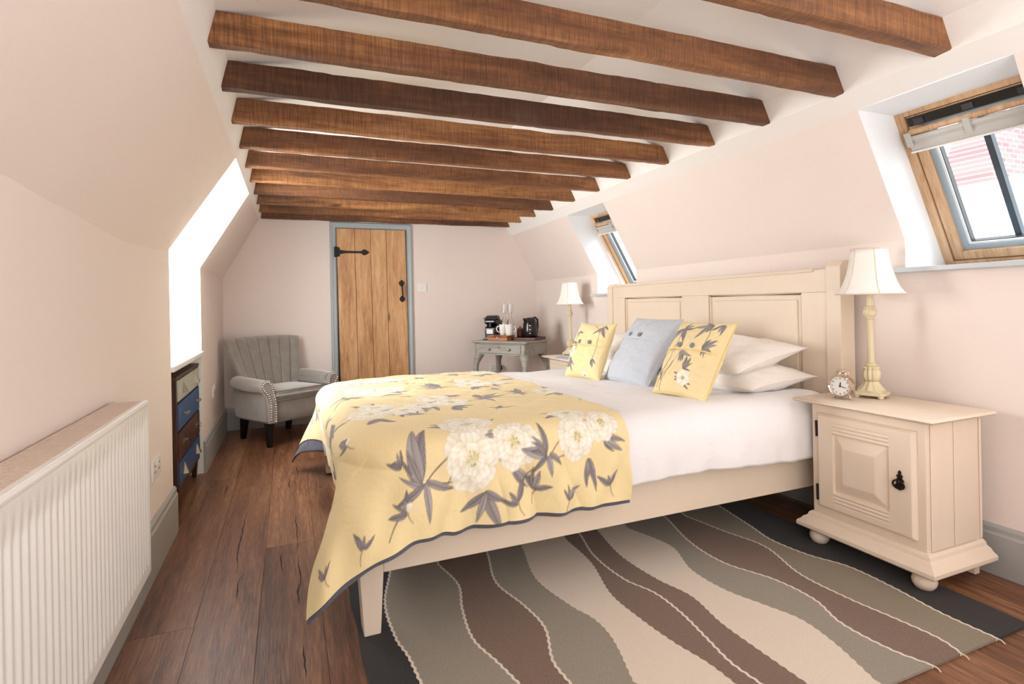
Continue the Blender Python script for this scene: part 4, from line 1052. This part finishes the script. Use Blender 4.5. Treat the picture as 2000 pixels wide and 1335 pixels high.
m = MB(); m.lathe([(.003, .022), (.003, .0255), (.001, .026)], 12, CM); m.build('hand_pin', M['black'], ck)
m = MB()
m.lathe([(.003, .104), (.003, .112), (.012, .112), (.010, .118), (.004, .121)], 20, T(0, -.012, 0)); m.build('bell', M['chrome_rose_reflect'], ck, smooth=True, angle=40)
m = MB(); m.lathe([(.003, .104), (.003, .112), (.012, .112), (.010, .118), (.004, .121)], 20, T(0, .012, 0)); m.build('bell', M['chrome_rose_reflect'], ck, smooth=True, angle=40)
m = MB(); m.tube([(0, -.026, .098), (0, -.026, .120), (0, -.014, .131), (0, .014, .131), (0, .026, .120), (0, .026, .098)], .0016, 8); m.build('carry_handle', M['chrome_rose_reflect'], ck, smooth='all')
for sy in (-1, 1):
    m = MB(); m.tube([(0, sy * .024, .022), (0, sy * .032, .004)], [.003, .004], 10); m.lathe([(.003, 0), (.0045, .003), (.003, .006)], 12, T(0, sy * .0325, 0)); m.build('foot', M['chrome_rose_reflect'], ck, smooth=True)

# booklets on far cabinet
for k in range(2):
    m = MB(); m.box((0, 0, .003), (.15, .20, .005)); o = m.build('booklet', M['print'], bevel=.001); o.location = (2.25 + .01 * k, 4.20 + .01 * k, NT2 + .0005 + .0062 * k); o.rotation_euler = (0, 0, .2 + .25 * k)
    tag(o, ['pale blue booklet at the bottom of the pair on the far bedside cabinet', 'pale blue booklet lying on top of another on the far bedside cabinet'][k], 'booklet')

# ------------------------------------------------------------------ radiator
rd = thing('radiator', 'white ribbed panel radiator on the left wall below the sloping ceiling', 'radiator', (-.49, 1.37, 0))
ry0, ry1, rz0, rz1 = -.80, .805, .240, .815
m = MB()
pitch = .0333; nR = int((ry1 - ry0 - .03) / pitch)
def front(a, b):
    y = ry0 + (ry1 - ry0) * a; z = lerp(rz0, rz1 - .012, b); ph = ((y - ry0 - .015) / pitch) % 1.0
    e = min(z - (rz0 + .028), (rz1 - .075) - z); k = min(1, max(0, e / .012))
    inside = 1 if ry0 + .012 < y < ry1 - .012 else 0
    g = max(0, 1 - abs(ph - .5) / .34)     # vertical flute pressed inwards
    return (.048 - .0045 * (g * (2 - g)) * k * inside, y, z)
nv = 60; zs = None
vs = []; zl = [0, .02, .045, .052, .06, .07, .5, .83, .84, .85, .86, .875, .93, 1]
nu = nR * 10
for i in range(nu + 1):
    for b_ in zl: vs.append(front(i / nu, b_))
q = len(zl); m.add(vs, [(i * q + j, (i + 1) * q + j, (i + 1) * q + j + 1, i * q + j + 1) for i in range(nu) for j in range(q - 1)])
m.build('front_panel', M['white'], rd, smooth='all')
m = MB(); m.bb((-.045, ry0, rz0), (-.030, ry1, rz1 - .012)); m.build('back_panel', M['white'], rd, bevel=.003)
m = MB(); m.loft([[(.030, y, rz1 - .014), (.050, y, rz1 - .016), (.051, y, rz1 - .006), (.046, y, rz1 + .001), (.030, y, rz1 + .001)] for y in (ry0, ry1)]); m.build('top_rail', M['white'], rd, bevel=.002)
M['grille'] = paint('grille_pink_reflection', rgb(226, 206, 192), .5, 0, 60, .01)  # pink wall reflection painted into the white of the grille
m = MB(); k = 0; y = ry0 + .01
while y < ry1 - .01:
    m.bb((-.045, y, rz1 - .008), (.032, y + .0055, rz1 + .001)); y += .0125
m.bb((-.050, ry0, rz1 - .012), (-.045, ry1, rz1 + .002)); m.build('top_grille', M['grille'], rd)
for sy in (ry0, ry1):
    m = MB(); m.bb((-.045, sy - .002, rz0 + .01), (.046, sy + .002, rz1)); m.build('side_cover', M['white'], rd, bevel=.001)
for yy in (ry0 + .2, ry1 - .24):
    m = MB(); m.bb((-.058, yy, rz0 + .05), (-.045, yy + .04, rz1 - .05)); m.build('wall_bracket', M['white'], rd)
m = MB(); m.bb((-.04, ry0, rz0 - .006), (.046, ry1, rz0 + .004)); m.build('bottom_rail', M['white'], rd, bevel=.002)
m = MB(); m.tube([(-.02, ry0 + .05, 0), (-.02, ry0 + .05, rz0)], .008, 10); m.build('pipe', M['plastic'], rd, smooth=True)

# sockets and switches
def plate(name, label, cat, loc, rz, w, h, kind):
    r = thing(name, label, cat, loc, rz)
    m = MB(); m.box((0, -.005, 0), (w, .010, h)); m.build('face_plate', M['plastic'], r, bevel=.003)
    if kind == 'socket':
        for sx in (-1, 1):
            m = MB(); m.box((sx * w * .08, -.0115, h * .25), (.012, .006, .022)); m.build('rocker', M['plastic'], r, bevel=.002)
            m = MB()
            m.bb((sx * w * .27 - .003, -.0112, .012), (sx * w * .27 + .003, -.0095, .022)); m.bb((sx * w * .27 - .014, -.0112, -.012), (sx * w * .27 - .007, -.0095, -.007)); m.bb((sx * w * .27 + .007, -.0112, -.012), (sx * w * .27 + .014, -.0095, -.007))
            m.build('pin_holes', M['black'], r)
    else:
        for k in (-1, 0, 1):
            m = MB(); m.box((k * .024, -.0115, .0), (.011, .006, .024)); m.build('rocker', M['plastic'], r, bevel=.002)
    return r
plate('wall_socket', 'white double wall socket beside the near end of the chest of drawers', 'socket', (-.55, 2.80, .43), 90, .15, .09, 'socket')
plate('wall_socket', 'white wall socket low on the left wall beside the grey armchair', 'socket', (-.55, 4.83, .48), 90, .15, .09, 'socket')
plate('light_switch', 'white three gang light switch to the right of the plank door', 'switch', (1.292, YB, 1.295), 0, .10, .088, 'switch')
sk = plate('wall_socket', 'white wall socket under the grey side table', 'socket', (2.10, YB, .42), 0, .15, .09, 'socket')
pg = thing('power_plug', 'black power plug in the socket under the grey side table', 'plug', (2.135, YB - .0125, .415))
m = MB(); m.box((0, -.018, 0), (.05, .034, .05)); m.build('plug_body', M['blackgloss'], pg, bevel=.008)
m = MB(); m.tube([(0, -.03, -.02), (-.01, -.045, -.08), (-.03, -.04, -.20), (-.02, -.03, -.41)], .004, 8); m.build('cable', M['blackgloss'], pg, smooth='all')

# ------------------------------------------------------------------ chest of drawers in the niche
cd = thing('chest_of_drawers', 'narrow dark wood chest with blue and grey drawer fronts in the niche under the window', 'chest of drawers', (-.70, 3.805, 0))
cw, cdp = .79, .25     # width along Y, depth along X
XF = .135
m = MB()
m.bb((XF - cdp, -cw / 2, .12), (XF - .012, -cw / 2 + .02, .735)); m.bb((XF - cdp, cw / 2 - .02, .12), (XF - .012, cw / 2, .735)); m.bb((XF - cdp, -cw / 2 + .02, .12), (XF - .012, cw / 2 - .02, .14)); m.bb((XF - cdp, -cw / 2 + .02, .14), (XF - cdp + .01, cw / 2 - .02, .735))
for z in (.285, .45, .607): m.bb((XF - .03, -cw / 2 + .02, z - .006), (XF - .004, cw / 2 - .02, z + .006))
m.build('carcass', M['darkwood'], cd, bevel=.002)
m = MB(); m.bb((XF - cdp, -cw / 2 - .008, .735), (XF + .004, cw / 2 + .008, .755)); m.build('top', M['darkwood'], cd, bevel=.003)
m = MB(); m.bb((XF - .014, -cw / 2, .12), (XF, -cw / 2 + .022, .735)); m.bb((XF - .014, cw / 2 - .022, .12), (XF, cw / 2, .735)); m.bb((XF - .014, -cw / 2, .12), (XF, cw / 2, .15)); m.build('front_frame', M['darkwood'], cd, bevel=.001)
for sx in (0, 1):
    for sy in (-1, 1):
        m = MB(); x = XF - .03 if sx else XF - cdp + .03; y = sy * (cw / 2 - .025)
        m.loft([[(x + a * w_, y + c * w_, z) for a, c in ((-1, -1), (1, -1), (1, 1), (-1, 1))] for z, w_ in ((0, .012), (.12, .022))]); m.build('leg', M['darkwood'], cd, bevel=.002)
for (z0, z1, mt_, hk) in ((.615, .730, 'sage', 'wedge'), (.458, .600, 'blue', 'bar'), (.293, .443, 'darkwood', 'plate'), (.155, .278, 'blue', 'wedge')):
    m = MB(); m.bb((XF - .20, -cw / 2 + .025, z0), (XF + .006, cw / 2 - .025, z1)); dr = m.build('drawer', M[mt_], cd, bevel=.002)
    tag(dr, {'sage': 'pale grey-green drawer', 'blue': 'blue drawer', 'darkwood': 'dark wood drawer'}[mt_])
    for sy in (-.21, .24):
        zc = (z0 + z1) / 2; m = MB(); X_ = XF + .006
        if hk == 'wedge': m.add([(X_, sy - .034, zc - .026), (X_, sy + .034, zc - .026), (X_, sy, zc + .036), (X_ + .024, sy - .026, zc - .026), (X_ + .024, sy + .026, zc - .026)], [(0, 2, 1), (0, 1, 4, 3), (0, 3, 2), (1, 2, 4), (3, 4, 2)])
        elif hk == 'bar':
            m.tube([(X_, sy, zc), (X_ + .016, sy, zc)], .006, 12); m.tube([(X_ + .02, sy - .022, zc), (X_ + .02, sy - .015, zc), (X_ + .02, sy, zc), (X_ + .02, sy + .015, zc), (X_ + .02, sy + .022, zc)], [.009, .006, .0055, .006, .009], 12)
        else:
            m.bb((X_, sy - .028, zc - .014), (X_ + .003, sy + .028, zc + .014)); m.bb((X_ + .003, sy - .028, zc + .008), (X_ + .022, sy + .028, zc + .013)); m.bb((X_ + .016, sy - .028, zc - .012), (X_ + .021, sy + .028, zc - .007))
        m.build('handle', M['brass'], dr, smooth=True, angle=30)

# ------------------------------------------------------------------ armchair
ac = thing('armchair', 'grey velvet armchair with channelled back and studded scroll arms by the plank door', 'armchair', (-.078, 5.139, 0), 32)
# body
def outline(w, d0, d1, n=8, r=.10):   # plan outline: front straight, back rounded
    pts = []
    for cx, cy, a0, rr in ((w - .03, d0 + .03, -90, .03), (w - r, d1 - r, 0, r), (-w + r, d1 - r, 90, r), (-w + .03, d0 + .03, 180, .03)):
        for k in range(n + 1):
            a = math.radians(a0 + 90 * k / n); pts.append((cx + rr * math.cos(a), cy + rr * math.sin(a)))
    return pts
m = MB(); rings = []
for z, w, f, bk_ in ((.195, .280, -.30, .23), (.215, .295, -.315, .245), (.30, .308, -.32, .255), (.375, .308, -.32, .255), (.385, .295, -.31, .24)):
    rings.append([(x, y, z) for x, y in outline(w, f, bk_)])
m.loft(rings); m.build('seat_base', M['velvet'], ac, smooth=True, angle=50)
# seat cushion
def scush(a, b, side):
    u = 2 * a - 1; v = 2 * b - 1
    k = ((1 - abs(u) ** 8) * (1 - abs(v) ** 8))
    h = .042 * k ** .5 + (.012 * (1 - u * u) * (1 - v * v) if side > 0 else 0)
    w = .225 + .02 * (v < 0) * (-v)
    return (u * w, -.12 + v * .235, .412 + side * h)
m = MB(); m.grid(lambda a, b: scush(a, b, 1), 30, 30); m.grid(lambda a, b: scush(a, b, -1), 30, 30, flip=True); sc_ = m.build('seat_cushion', M['velvet'], ac, smooth='all')
for zz in (.450, .375):
    m = MB(); m.tube([(-.235, .10, zz), (-.243, -.33, zz), (-.235, -.353, zz), (.235, -.353, zz), (.243, -.33, zz), (.235, .10, zz)], .005, 8); m.build('piping', M['piping'], sc_, smooth='all')
# arms
for s in (-1, 1):
    m = MB(); rings = []; nn = 20
    for k in range(13):
        t = k / 12; y = lerp(-.30, .13, t)
        w = .052 + .006 * math.sin(PI * t); cx = s * (.300 + .018 * math.sin(PI * t * .9)); cz = .492 + .012 * t
        rings.append([(cx + w * 1.08 * math.cos(2 * PI * q / nn), y, cz + w * .95 * math.sin(2 * PI * q / nn)) for q in range(nn)])
    m.loft(rings); arm = m.build('arm', M['velvet'], ac, smooth=True, angle=50)
    m = MB(); rings = []
    for k in range(9):
        t = k / 8; y = lerp(-.305, .17, t); o_ = .012 * math.sin(PI * t)
        rings.append([(s * (.245), y, .21), (s * (.298 + o_), y, .215), (s * (.309 + o_), y, .30), (s * (.312 + o_), y, .46), (s * .30, y, .49), (s * .262, y, .50), (s * .245, y, .46)])
    m.loft(rings); m.build('arm_panel', M['velvet'], arm, smooth=True, angle=50)
    # front facing with studs
    pol = []
    for k in range(17):
        a = math.radians(-60 + 300 * k / 16) if True else 0
    ft = [(.362, .500), (.352, .532), (.318, .550), (.282, .542), (.255, .512), (.246, .47), (.236, .43), (.226, .39), (.222, .35), (.224, .20), (.288, .20), (.290, .36), (.305, .41), (.345, .455)]
    m = MB(); MMf = Matrix(((1, 0, 0, 0), (0, 0, 1, 0), (0, 1, 0, 0), (0, 0, 0, 1)))
    m.prism([(s * x, z) for x, z in ft], -.338, -.300, MMf); fc = m.build('arm_facing', M['velvet'], arm, bevel=.008)
    m = MB(); cyc = [(s * x, z) for x, z in [(.236, .215), (.235, .35), (.240, .39), (.250, .43), (.260, .47), (.268, .505), (.290, .528), (.315, .533), (.338, .520), (.345, .498), (.330, .468), (.296, .425), (.277, .37), (.276, .215)]]
    acc = 0; prev = cyc[0]; step = .019; pts = [prev]
    for nx_ in cyc[1:]:
        seg = math.hypot(nx_[0] - prev[0], nx_[1] - prev[1]); pos = step - acc
        while pos <= seg:
            t = pos / seg; pts.append((lerp(prev[0], nx_[0], t), lerp(prev[1], nx_[1], t))); pos += step
        acc = seg - (pos - step); prev = nx_
    for (x, z) in pts: m.lathe([(.0078, 0), (.007, .003), (.004, .0055), (.0005, .0062)], 8, Matrix(((1, 0, 0, x), (0, 0, -1, -.3385), (0, 1, 0, z), (0, 0, 0, 1))))
    m.build('stud_trim', M['chrome'], arm, smooth=True)
# channelled fan back
nch = 7
def backpt(a, b, side):
    u = 2 * a - 1; v = b
    halfw = lerp(.225, .355, v ** .85)
    z = lerp(.36, .865 - .018 * u ** 4, v)
    lean = .135 * v
    curve = -.085 * abs(u) ** 3.0 * (1 - .45 * v) + .0
    y = .165 + lean + curve
    k = (1 - abs(u) ** 10) * (1 - max(0, (v - .88) / .12) ** 3)
    k = max(k, 0) ** .5
    ch = abs(math.sin(PI * nch * (a))) ** .45
    if side > 0: return (u * halfw, y - .035 * k - .018 * (ch * k), z)
    return (u * halfw, y + .045 * k, z)
m = MB(); m.grid(lambda a, b: backpt(a, b, 1), 126, 30, flip=True); m.grid(lambda a, b: backpt(a, b, -1), 126, 30); m.build('backrest', M['velvet'], ac, smooth='all')
for i in range(1, nch):
    m = MB(); m.tube([tuple(Vector(backpt(i / nch, b / 20, 1)) + Vector((0, -.003, 0))) for b in range(3, 20)], .003, 6); m.build('channel_seam', M['piping'], ac, smooth='all')
for sx, sy in ((-.25, -.26), (.25, -.26), (-.21, .19), (.21, .19)):
    m = MB(); q = .5 if sy > 0 else 0
    m.loft([[(sx + dx_ * w_ , sy + dy_ * w_ + oy, z) for dx_, dy_ in ((-1, -1), (1, -1), (1, 1), (-1, 1))] for z, w_, oy in ((0, .018, .03 * (sy > 0)), (.20, .029, 0))]); m.build('leg', M['blackgloss'], ac, bevel=.003)

# ------------------------------------------------------------------ grey side table
FLc = Vector((1.685, 5.185, 0)); d1 = Vector((.575, -.818, 0)).normalized(); rzt = math.degrees(math.atan2(d1.y, d1.x))
tb = thing('side_table', 'small grey painted antique side table with one drawer in the far right corner', 'side table', (FLc.x, FLc.y, 0), rzt)
TW, TD, TH = .63, .46, .75
TMW = Matrix.Translation(FLc) @ R(rzt, 'Z')
m = MB(); m.loft([[(-.0 + o, o, z), (TW - o, o, z), (TW - o, TD - o, z), (o, TD - o, z)] for o, z in ((.006, TH - .018), (0, TH - .014), (0, TH - .006), (.006, TH))]); m.build('table_top', M['greywash'], tb, smooth=True, angle=40)
z0, z1 = .615, TH - .018
m = MB(); i_ = .025
m.bb((i_, TD - i_ - .015, z0), (TW - i_, TD - i_, z1)); m.bb((i_, i_, z0), (i_ + .015, TD - i_, z1)); m.bb((TW - i_ - .015, i_, z0), (TW - i_, TD - i_, z1)); m.bb((i_, i_, z1 - .014), (TW - i_, i_ + .015, z1)); m.bb((i_, i_, z0), (TW - i_, i_ + .015, z0 + .014))
m.bb((i_, i_, z0), (i_ + .045, i_ + .015, z1)); m.bb((TW - i_ - .045, i_, z0), (TW - i_, i_ + .015, z1)); m.build('apron', M['greywash'], tb, bevel=.002)
m = MB(); m.bb((i_ + .047, i_ - .006, z0 + .016), (TW - i_ - .047, i_ + .25, z1 - .016)); dr = m.build('drawer', M['greywash'], tb, bevel=.003)
for x in (.20, .43):
    m = MB(); m.lathe([(.006, 0), (.006, .008), (.013, .014), (.014, .020), (.009, .026), (.001, .028)], 16, T(x - .0, i_ - .006, (z0 + z1) / 2) @ R(90, 'X')); m.build('knob', M['greywash'], dr, smooth=True)
m = MB(); m.box((TW / 2, i_ - .0065, (z0 + z1) / 2 + .015), (.006, .002, .018)); m.build('keyhole', M['black'], dr)
for sx in (0, 1):
    for sy in (0, 1):
        cx, cy = (i_ + .02 if sx == 0 else TW - i_ - .02), (i_ + .02 if sy == 0 else TD - i_ - .02); ox = -1 if sx == 0 else 1; oy = -1 if sy == 0 else 1
        m = MB(); rings = []
        for k in range(17):
            t = k / 16; z = lerp(z0 + .02, 0, t)
            bow = .018 * math.sin(PI * min(1, t / .5)) if t < .5 else -.012 * math.sin(PI * (t - .5) / .5)
            wdt = lerp(.036, .012, min(1, t / .8)) + (.012 * math.exp(-((t - .97) / .05) ** 2)) + .02 * max(0, 1 - t / .18)
            ex = .020 * t if t > .7 else 0
            px0, py0 = cx + ox * bow - ox * (.02 * max(0, 1 - t / .18)), cy + oy * bow - oy * (.02 * max(0, 1 - t / .18))
            rings.append([(px0 + wdt * math.cos(q) * .95, py0 + wdt * math.sin(q) * .95, z) for q in [PI / 4 + j * PI / 4 for j in range(8)]])
        m.loft(rings[::-1]); m.build('leg', M['greywash'], tb, smooth=True, angle=60)
def ont(a, b, z=0): v = TMW @ Vector((a, b, 0)); return (v.x, v.y, TH + z)

# coffee machine
cm = thing('coffee_machine', 'compact black capsule coffee machine on the left of the grey side table', 'coffee machine', ont(.07, .27), rzt + 14)
cm.scale = (1.12, 1.0, 1.0)
m = MB(); m.prism([(-.05, -.13), (.05, -.13), (.055, -.06), (.055, .08), (-.055, .08), (-.055, -.06)], 0, .02); m.build('drip_base', M['blackgloss'], cm, bevel=.004)
def yz(pts, x0, x1, M_=None):
    q = MB(); q.loft([[(x, y, z) for y, z in pts] for x in (x0, x1)]); return q
yz([(.08, .02), (.085, .18), (.075, .225), (.04, .245), (-.02, .245), (-.065, .228), (-.085, .20), (-.085, .165), (-.05, .15), (-.02, .145), (-.02, .02)], -.052, .052).build('body', M['blackgloss'], cm, bevel=.012, seg=3)
yz([(-.02, .02), (-.02, .135), (-.06, .135), (-.085, .12), (-.085, .02)], -.048, .048).build('capsule_bin', M['blackgloss'], cm, bevel=.006)
m = MB(); m.bb((-.030, -.0875, .06), (.030, -.085, .105)); m.build('badge', M['plastic'], cm, bevel=.001)
m = MB(); m.lathe([(.012, 0), (.012, .03), (.009, .035)], 16, T(0, -.07, .13)); m.build('spout', M['greydark'], cm, smooth=True)
m = MB(); m.tube([(-.062, .02, .20), (-.062, -.06, .215), (0, -.095, .215), (.062, -.06, .215), (.062, .02, .20)], .006, 8); m.build('lever', M['greydark'], cm, smooth='all')
m = MB(); m.bb((-.045, .085, .02), (.045, .135, .20)); m.build('water_tank', M['greydark'], cm, bevel=.01)
m = MB(); m.bb((-.045, -.128, .02), (.045, -.09, .023)); m.build('drip_grid', M['chrome'], cm)
# wooden tea tray / box
tr = thing('tea_box', 'light brown wooden tea box with lid and round clasp on the side table', 'box', ont(.262, .135), rzt + 4)
m = MB(); m.bb((-.11, -.075, 0), (.11, .075, .036)); m.build('box_body', M['traywood'], tr, bevel=.003)
m = MB(); m.bb((-.112, -.077, .038), (.112, .077, .052)); m.build('lid', M['traywood'], tr, bevel=.003)
m = MB(); m.lathe([(.008, 0), (.008, .003), (.004, .005)], 14, T(0, -.077, .030) @ R(90, 'X')); m.build('clasp', M['chrome'], tr, smooth=True)
m = MB(); m.tube([(-.04, -.08, .046), (-.03, -.088, .050), (.03, -.088, .050), (.04, -.08, .046)], .003, 6); m.build('pull', M['brass'], tr, smooth=True)
# tray under kettle
ty = thing('serving_tray', 'dark red-brown wooden serving tray beneath the black kettle', 'tray', ont(.49, .29), rzt + 4)
m = MB(); m.bb((-.13, -.12, 0), (.13, .12, .008)); m.build('tray_base', M['boxwood'], ty, bevel=.002)
m = MB()
for a, c in (((-.13, -.12, .008), (-.122, .12, .028)), ((.122, -.12, .008), (.13, .12, .028)), ((-.122, -.12, .008), (.122, -.112, .028)), ((-.122, .112, .008), (.122, .12, .028))): m.bb(a, c)
m.build('tray_rim', M['boxwood'], ty, bevel=.002)
# mugs on the tea box
def mug(label, a, b, rz, z):
    r = thing('mug', label, 'mug', ont(a, b, z), rz, group='white mugs on the side table')
    r.scale = (1.1, 1.1, 1.15)
    m = MB(); m.lathe([(.026, 0), (.030, .004), (.034, .03), (.038, .085), (.0385, .090), (.0355, .089), (.031, .03), (.026, .008), (.001, .007)], 32, cap=False); m.lathe([(.0001, 0), (.026, 0)], 32, cap=False); m.build('cup', M['china'], r, smooth=True, angle=50)
    m = MB(); m.tube([(.034, 0, .072), (.052, 0, .074), (.062, 0, .055), (.056, 0, .032), (.036, 0, .022)], .005, 8); m.build('handle', M['china'], r, smooth='all')
    return r
mug('white china mug standing on the tea box, handle to the left', .25, .195, 150 , .052)
mug('white china mug standing on the tea box, nearer the black kettle', .345, .155, -20, .052)
# glass bottles
def bottle(label, a, b):
    r = thing('glass_bottle', label, 'bottle', ont(a, b), 0, group='clear glass bottles on the side table')
    m = MB(); m.lathe([(.001, .002), (.034, .0), (.038, .006), (.038, .15), (.034, .18), (.017, .215), (.014, .25), (.017, .262), (.019, .268), (.017, .272), (.0135, .262), (.0115, .25), (.0145, .215), (.031, .178), (.0345, .15), (.0345, .010), (.001, .008)], 32, cap=False); m.build('bottle_body', M['glassware'], r, smooth=True, angle=60)
    return r
def tumbler(label, a, b):
    r = thing('drinking_glass', label, 'glass', ont(a, b, .2725), 0, group='upturned glasses on the bottles')
    m = MB(); m.lathe([(.026, .0), (.029, .0), (.026, .09), (.001, .092), (.001, .084), (.0225, .082), (.026, .0)], 32, cap=False); m.build('glass_body', M['glassware'], r, smooth=True, angle=60)
bottle('clear glass bottle behind the tea box, next to the coffee machine', .175, .335); bottle('clear glass bottle behind the white mugs, farther from the coffee machine', .255, .325)
tumbler('upturned drinking glass on the bottle next to the coffee machine', .175, .335); tumbler('upturned drinking glass on the bottle behind the mugs', .255, .325)
# small brown jar and cups
jr = thing('storage_jar', 'small reddish brown jar between the mugs and the kettle', 'jar', ont(.385, .30, .0085), 0)
m = MB(); m.lathe([(.024, 0), (.032, .006), (.034, .04), (.032, .085), (.026, .095)], 24); m.build('jar_body', M['boxwood'], jr, smooth=True, angle=50)
m = MB(); m.lathe([(.030, .0955), (.031, .105), (.012, .112), (.006, .124), (.001, .126)], 24); m.build('lid', M['traywood'], jr, smooth=True, angle=50)
# kettle
kt = thing('kettle', 'tall black electric kettle on the right of the grey side table', 'kettle', ont(.515, .275, .0085), rzt + 75)
m = MB(); m.lathe([(.076, 0), (.078, .008), (.074, .020), (.070, .022)], 36); m.build('power_base', M['blackgloss'], kt, smooth=True, angle=40)
m = MB(); m.lathe([(.070, .023), (.073, .028), (.072, .09), (.066, .15), (.055, .195), (.046, .208), (.020, .213), (.001, .214)], 36, lobe=lambda t, z: 1 + .012 * math.cos(18 * t)); m.build('kettle_body', M['blackgloss'], kt, smooth=True, angle=60)
m = MB(); m.tube([(.030, 0, .205), (.075, 0, .212), (.105, 0, .19), (.108, 0, .12), (.095, 0, .06), (.070, 0, .05)], .010, 10); m.build('handle', M['blackgloss'], kt, smooth='all')
m = MB(); m.tube([(-.052, 0, .17), (-.085, 0, .205)], [.018, .010], 12); m.build('spout', M['blackgloss'], kt, smooth=True)
for k in range(3):
    m = MB(); a = math.radians(225); m.lathe([(.007, 0), (.007, .003), (.004, .005)], 12, T(.073 * math.cos(a), .073 * math.sin(a), .06 + .038 * k) @ R(45, 'Z') @ R(-90, 'Y') @ R(0, 'X')); m.build('indicator', M['chrome'], kt, smooth=True)

# ------------------------------------------------------------------ outside: neighbouring brick chimney stack and white wall
ch = thing('brick_chimney', 'pink brick gable and chimney of the neighbouring house seen through the near roof window', 'building', (6.0, 3.3, 0))
BRK = [(0.28, 2.21), (0.31, 2.52), (0.42, 2.73), (0.52, 2.93), (0.68, 2.84), (0.95, 2.9), (1.14, 3.01), (1.39, 3.14), (1.59, 3.24), (1.87, 2.49), (0.89, 2.33)]
m = MB(); m.prism(BRK, -.2, .2, Matrix(((1, 0, 0, 0), (0, 0, 1, 0), (0, 1, 0, 0), (0, 0, 0, 1)))); m.build('brick_wall', M['brick'], ch)

# ------------------------------------------------------------------ camera
H = 1.12; f_, yaw, roll, sh = 1067.08, .3892578, -.0186203, -76.464
right = Vector((math.cos(yaw), -math.sin(yaw), 0)); fw = Vector((math.sin(yaw), math.cos(yaw), 0)); up = right.cross(fw)
r2 = right * math.cos(roll) + up * math.sin(roll); u2 = -right * math.sin(roll) + up * math.cos(roll)
cam = bpy.data.cameras.new('camera'); co = bpy.data.objects.new('camera', cam); COL.objects.link(co)
cam.sensor_fit = 'HORIZONTAL'; cam.sensor_width = 36; cam.lens = 36 * f_ / 2000; cam.shift_y = sh / 2000; cam.clip_start = .02
co.matrix_world = Matrix(((r2.x, u2.x, -fw.x, 0), (r2.y, u2.y, -fw.y, 0), (r2.z, u2.z, -fw.z, H), (0, 0, 0, 1)))
bpy.context.scene.camera = co

# ------------------------------------------------------------------ light
wd = bpy.data.worlds.new('world'); bpy.context.scene.world = wd; wd.use_nodes = True; nt = wd.node_tree
bg = nt.nodes['Background']; bg.inputs[0].default_value = (.93, .97, 1, 1); bg.inputs[1].default_value = 3.6
def area(name, loc, target, sx, sy, power, col=(1, 1, 1), spread=180):
    l = bpy.data.lights.new(name, 'AREA'); l.shape = 'RECTANGLE'; l.size = sx; l.size_y = sy; l.energy = power; l.color = col; l.spread = math.radians(spread)
    o = bpy.data.objects.new(name, l); COL.objects.link(o); o.location = loc
    o.rotation_euler = (Vector(target) - Vector(loc)).to_track_quat('-Z', 'Y').to_euler(); return o
area('left_window_daylight', (-.90, 3.725, 1.36), (1.5, 3.725, 1.25), .95, .95, 62, (1, .985, .96))
area('near_roof_window_daylight', (3.25, 1.0, 2.7), (2.5, 1.5, 1.35), .8, .8, 45, (.93, .97, 1))
area('far_roof_window_daylight', (3.25, 3.65, 2.6), (2.5, 4.1, 1.3), .8, .8, 45, (.93, .97, 1))
area('rear_left_fill', (-.48, -.6, 1.45), (2.2, .8, 1.2), 1.1, 1.0, 30, (1, .985, .96))  # added fill behind the camera; no window opening on this side
area('rear_right_fill', (2.5, -.5, 1.5), (0, .9, 1.2), 1.1, 1.0, 22, (.98, .99, 1))  # added side fill out of view, standing in for a window
area('ceiling_fill', (1.0, -.7, .8), (1.05, .3, 2.2), 1.6, 1.0, 36, (1, .985, .97))  # added lamp aimed upwards to brighten the ceiling
area('front_room_fill', (.9, -1.35, 1.35), (1.1, 3, 1.15), 2.4, 1.2, 5, (1, .975, .95))  # added soft fill from behind the camera; front wall is closed
sc = bpy.context.scene
sc.view_settings.view_transform = 'Standard'; sc.view_settings.look = 'None'; sc.view_settings.exposure = -0.12; sc.view_settings.gamma = 1.0
sc.cycles.max_bounces = 8; sc.cycles.diffuse_bounces = 5; sc.cycles.transparent_max_bounces = 12; sc.cycles.sample_clamp_indirect = 6; sc.cycles.caustics_reflective = False; sc.cycles.caustics_refractive = False
sc.cycles.use_denoising = True
